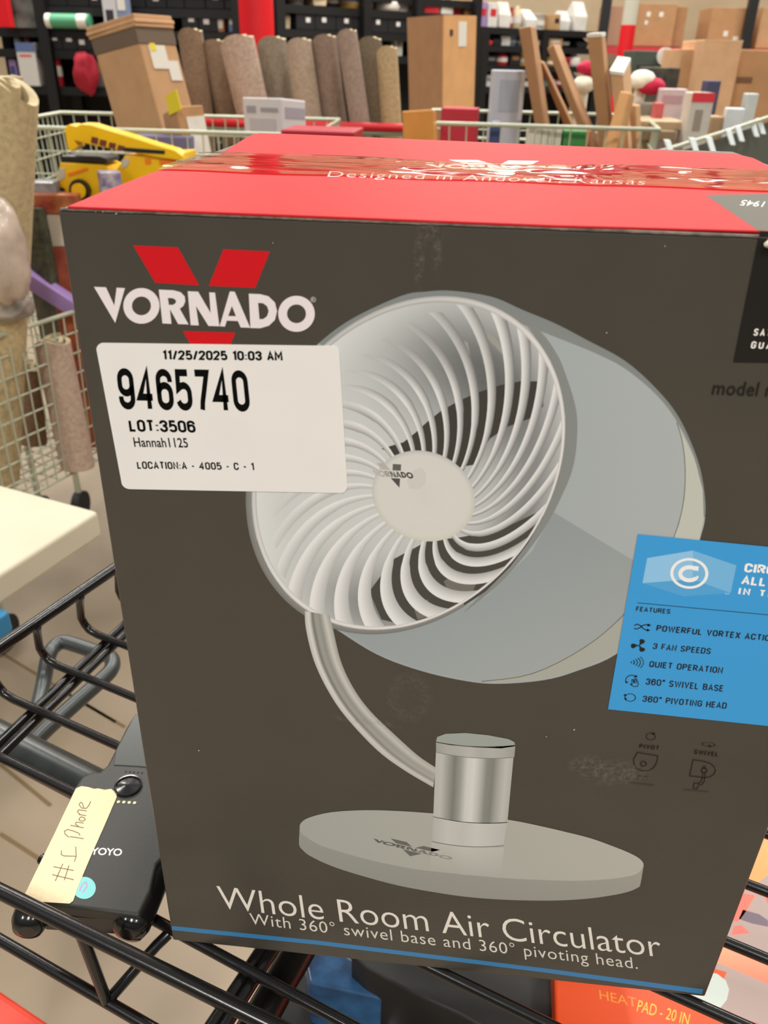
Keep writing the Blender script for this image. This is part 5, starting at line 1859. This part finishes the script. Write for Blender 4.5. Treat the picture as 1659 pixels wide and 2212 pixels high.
def rackbox(name, label, cat, rc, dy, m, extra=None, z=None, Y=5.58):
    return upright(name, label, cat, rc, Y, dy, m, 0, z_bot=z, extra=extra)


rackbox('wrapped_machine', 'grey machine wrapped in clear plastic on the rack top', 'machine', (22, -10, 74, 66), .2, mat('wrap_grey', (118, 118, 112), .3, second=(50, 52, 50), nscale=10), z=T1[2])
rackbox('red_board', 'bright red upright board at the rack end', 'board', (-10, -20, 18, 62), .05, mat('column_red', (214, 22, 32), .4), z=T1[2], Y=5.5)
c_ = aty(92, 60, 5.5)
mb = MB()
e0, e1 = aty(98, 60, 5.52), aty(192, 60, 5.52)
g = thing('yoga_mat', ((e0.x + e1.x) / 2, 5.52, T1[2]), 'mint green rolled mat with white ends lying on the black rack', 'mat')
zg = T1[2] + .043
for nm, fa, fb, m in (('green_roll', .12, .72, mat('mint', (84, 158, 118), .5)), ('white_wrap', .72, .94, m_white), ('white_end', 0, .12, m_white), ('green_end', .94, 1, mat('mint', (84, 158, 118), .5))):
    mb = MB()
    mb.tube([Vector((e0.x + (e1.x - e0.x) * fa, 5.56, zg)), Vector((e0.x + (e1.x - e0.x) * fb, 5.56, zg))], .042, 18)
    mb.build(nm, m, g)
rackbox('tall_white_carton', 'tall plain white carton with a blue top on the black rack', 'box', (40, 92, 80, 192), .12, mat('plain_white', (206, 202, 194), .6),
        extra=[('blue_top', 0, 0, 1, .2, mat('top_blue', (92, 108, 150), .5)), ('red_line', .15, .26, .8, .3, mat('red_print', (214, 52, 62), .5))], z=T1[4])
c_ = aty(108, 135, 5.6)
g = thing('red_tub', (c_.x, 5.64, T1[4]), 'red and white tub next to the tall plain white carton', 'tub')
mb = MB()
zt1 = aty(108, 108, 5.6).z
mb.tube([Vector((c_.x, 5.66, T1[4] + .001)), Vector((c_.x, 5.66, zt1))], .045, 18)
mb.build('tub_body', mat('tub_red', (190, 40, 56), .4), g)
mb = MB()
mb.tube([Vector((c_.x, 5.66, T1[4] + .06)), Vector((c_.x, 5.66, T1[4] + .12))], .046, 18)
mb.build('label_band', m_white, g)
blob('red_cushion', 'dark red cushion stuffed on the rack beside the tall leaning carton', 'cushion', (186, 158), 5.55, .11, mat('cushion_red', (158, 16, 40), .8), (.75, .6, 1.15), seed=2)
rackbox('brown_carton', 'small brown carton with a white dot label beside the red column', 'box', (442, 38, 484, 84), .15, kcard(1), extra=[('white_dot', .7, .1, .95, .5, m_white)], z=T1[2] + .001, Y=5.62)
rackbox('blue_jug', 'blue and white jug package close to the red column', 'package', (494, 36, 520, 84), .12, mat('jug_blue', (110, 128, 168), .5), extra=[('white_top', .1, 0, .7, .35, m_white)], z=T1[2] + .001, Y=5.62)
rackbox('blister_pack', 'white blister package hanging high above the tall leaning carton', 'package', (222, -8, 252, 56), .06, mat('blister_white', (204, 204, 206), .35), extra=[('dark_window', .2, .45, .75, .85, m_dark)], z=T1[2], Y=5.45)
rackbox('blister_pack', 'blue and white package beside the white blister package', 'package', (252, -8, 276, 52), .06, mat('pack_blue', (128, 142, 168), .4), extra=[('white_top', .1, .05, .8, .5, m_white)], z=T1[2], Y=5.45)

# angled rack behind the carpet rolls
P2, Q2 = aty(588, 20, 6.05), aty(1034, 20, 7.5)
zz2 = lambda x, y: atv(x, y, P2, Q2).z
T2 = [zz2(700, -22), zz2(700, 14), zz2(700, 66), zz2(700, 118)]
f2 = merch_rack('black rack running back behind the carpet rolls', P2, Q2, T2, (.02, .40, .66, .98), top=zz2(700, -60))
stock('roll side rack', f2, T2[1], 'top tier', 596, 860, (26, 52), (.07, .12), (6, 1, 5, 2, 0, 0, 1, .5, .5, 1, 1, 3), 'the red column')
stock('roll side rack', f2, T2[2], 'middle tier', 596, 640, (18, 24), (.10, .16), (6, 0, 4, 0, 1, 0, 1, 0, 0, 0, 1, 0), 'the red column')
stock('roll side rack', f2, T2[2], 'middle tier', 642, 880, (34, 46), (.10, .13), wmix, 'the red column', bins=True, group='tagged bins on the rear black rack')
stock('roll side rack', f2, T2[3], 'lower tier', 800, 882, (16, 26), (.10, .2), (8, 1, 1, 0, 1, 0, 3, .3, 0, 0, 1, 0), 'the carpet rolls')
stock('roll side rack', f2, T2[1], 'far end', 866, 1030, (18, 34), (.10, .18), (5, .5, 1, 1, .5, 0, 1, 2, 4, 1, 1, 1), 'the black post')

# rear rack with pale goods
P3, Q3 = aty(1040, 60, 8.0), aty(1300, 60, 8.9)
zz3 = lambda x, y: atv(x, y, P3, Q3).z
T3 = [zz3(1130, 20), zz3(1130, 62), zz3(1130, 100), zz3(1130, 142), zz3(1130, 188)]
f3 = merch_rack('low black rack with pale goods before the beige back wall', P3, Q3, T3[1:], (.02, .5, .98), top=T3[1])
pale = (9, .3, 3, .6, .6, .8, 4, .4, 1, 1.5, 1.5, .3)
stock('low rack', f3, T3[1], 'top', 1040, 1262, (16, 30), (.12, .24), pale, 'the open carton')
stock('low rack', f3, T3[2], 'second tier', 1040, 1262, (20, 34), (.06, .10), (3, 6, 3, 1, 1, 1, 3, 1, 1, 1, 1, 0), 'the open carton')
stock('low rack', f3, T3[3], 'third tier', 1040, 1262, (20, 34), (.07, .12), (3, 5, 2, 2, 1, 1, 3, 3, 1, 1, 1, 1), 'the open carton')
stock('low rack', f3, T3[4], 'bottom tier', 1040, 1262, (22, 34), (.08, .13), (4, 3, 3, 2, 1, 1, 3, 3, 1, 1, 1, 1), 'the open carton')

# pallet rack with brown cartons
YP = 9.0
pr = thing('pallet_rack', (aty(1520, 60, YP).x, YP, FLOOR_Z), 'tall pallet rack with a red beam and black post holding brown cartons', 'rack')
zbm = aty(1420, 100, YP).z
x0_, x1_ = aty(1300, 100, YP).x, aty(1800, 100, YP).x
mb = MB()
mb.box(((x0_ + x1_) / 2, YP + .02, zbm - .04), (x1_ - x0_, .06, .07))
mb.build('red_beam', mat('beam_red', (196, 52, 56), .5), pr)
mb = MB()
mb.box(((x0_ + x1_) / 2, YP + .5, zbm - .02), (x1_ - x0_, .9, .02))
mb.build('deck', mat('deck_brown', (112, 84, 58), .7), pr)
for xx_ in (1304, 1617, 1800):
    xp = aty(xx_, 60, YP - .04).x
    mb = MB()
    mb.box((xp, YP - .03, 1.1), (.085, .08, 4.2))
    mb.build('black_post', m_rack, pr)
dots = [('white_dot', .22, .2, .32, .32, m_white), ('white_dot', .2, .42, .28, .52, m_white), ('white_dot', .55, .2, .66, .32, m_white)]
upright('pallet_carton', 'large brown carton with three white dots on the pallet rack', 'box', (1376, 8, 1458, 94), YP + .06, .5, kcard(1), .0, z_bot=zbm, extra=dots)
upright('pallet_carton', 'darker brown block standing for the shaded side of the three dotted carton', 'box', (1452, 14, 1480, 95), YP + .12, .4, kcard(3), 0, z_bot=zbm)  # shaded side of the dotted carton, made as a separate darker block
upright('pallet_carton', 'wide brown carton with two white dots beside the black rack post', 'box', (1532, 16, 1612, 100), YP + .06, .5, kcard(1), 0, z_bot=zbm, extra=[('white_dot', .42, .6, .54, .74, m_white), ('white_dot', .7, .74, .84, .88, m_white)])
upright('pallet_carton', 'brown carton beyond the black rack post', 'box', (1640, 16, 1720, 100), YP + .06, .5, kcard(0), 0, z_bot=zbm)
upright('pallet_carton', 'dusty pink carton near the slim red and grey pole', 'box', (1302, 12, 1342, 96), YP + .25, .4, mat('dusty_pink', (172, 132, 106), .7), 0, z_bot=zbm)
YL = 4.6
upright('floor_carton', 'broad brown carton low beneath the dotted pallet carton', 'box', (1466, 106, 1522, 200), YL + .2, .5, kcard(0), 0, z_bot=FLOOR_Z)
upright('floor_carton', 'brown carton with a paler top edge standing tallest in the lower row', 'box', (1512, 86, 1594, 205), YL, .5, kcard(2), 0, z_bot=FLOOR_Z, extra=[('pale_edge', 0, 0, 1, .035, mat('pale_card', (214, 178, 132), .7))])  # paler strip along the top of the front face
upright('floor_carton', 'wide brown carton with dark print near the picture edge', 'box', (1588, 108, 1720, 215), YL + .1, .5, kcard(1), 0, z_bot=FLOOR_Z, extra=[('dark_print', .04, .55, .3, .68, mat('print_brown', (112, 80, 52), .7))])
g = upright('green_machine', 'dark green machine with a white round dial under the red beam', 'machine', (1366, 110, 1462, 172), 5.4, .4, mat('machine_green', (66, 78, 70), .5, noise=.2, nscale=8), 0, z_bot=FLOOR_Z,
            extra=[('dark_grille', .1, .5, .5, .85, mat('grille_dark', (34, 38, 34), .6))])
dc = aty(1438, 122, 5.38)
mb = MB()
mb.tube([dc, dc + Vector((0, .02, 0))], .048, 24)
mb.build('white_dial', m_white, g)
upright('dark_crate', 'dark wire basket of goods below the green machine', 'crate', (1400, 146, 1466, 200), 4.4, .3, mat('dark_crate', (92, 82, 64), .6, second=(36, 36, 32), nscale=16), 0, z_bot=FLOOR_Z)
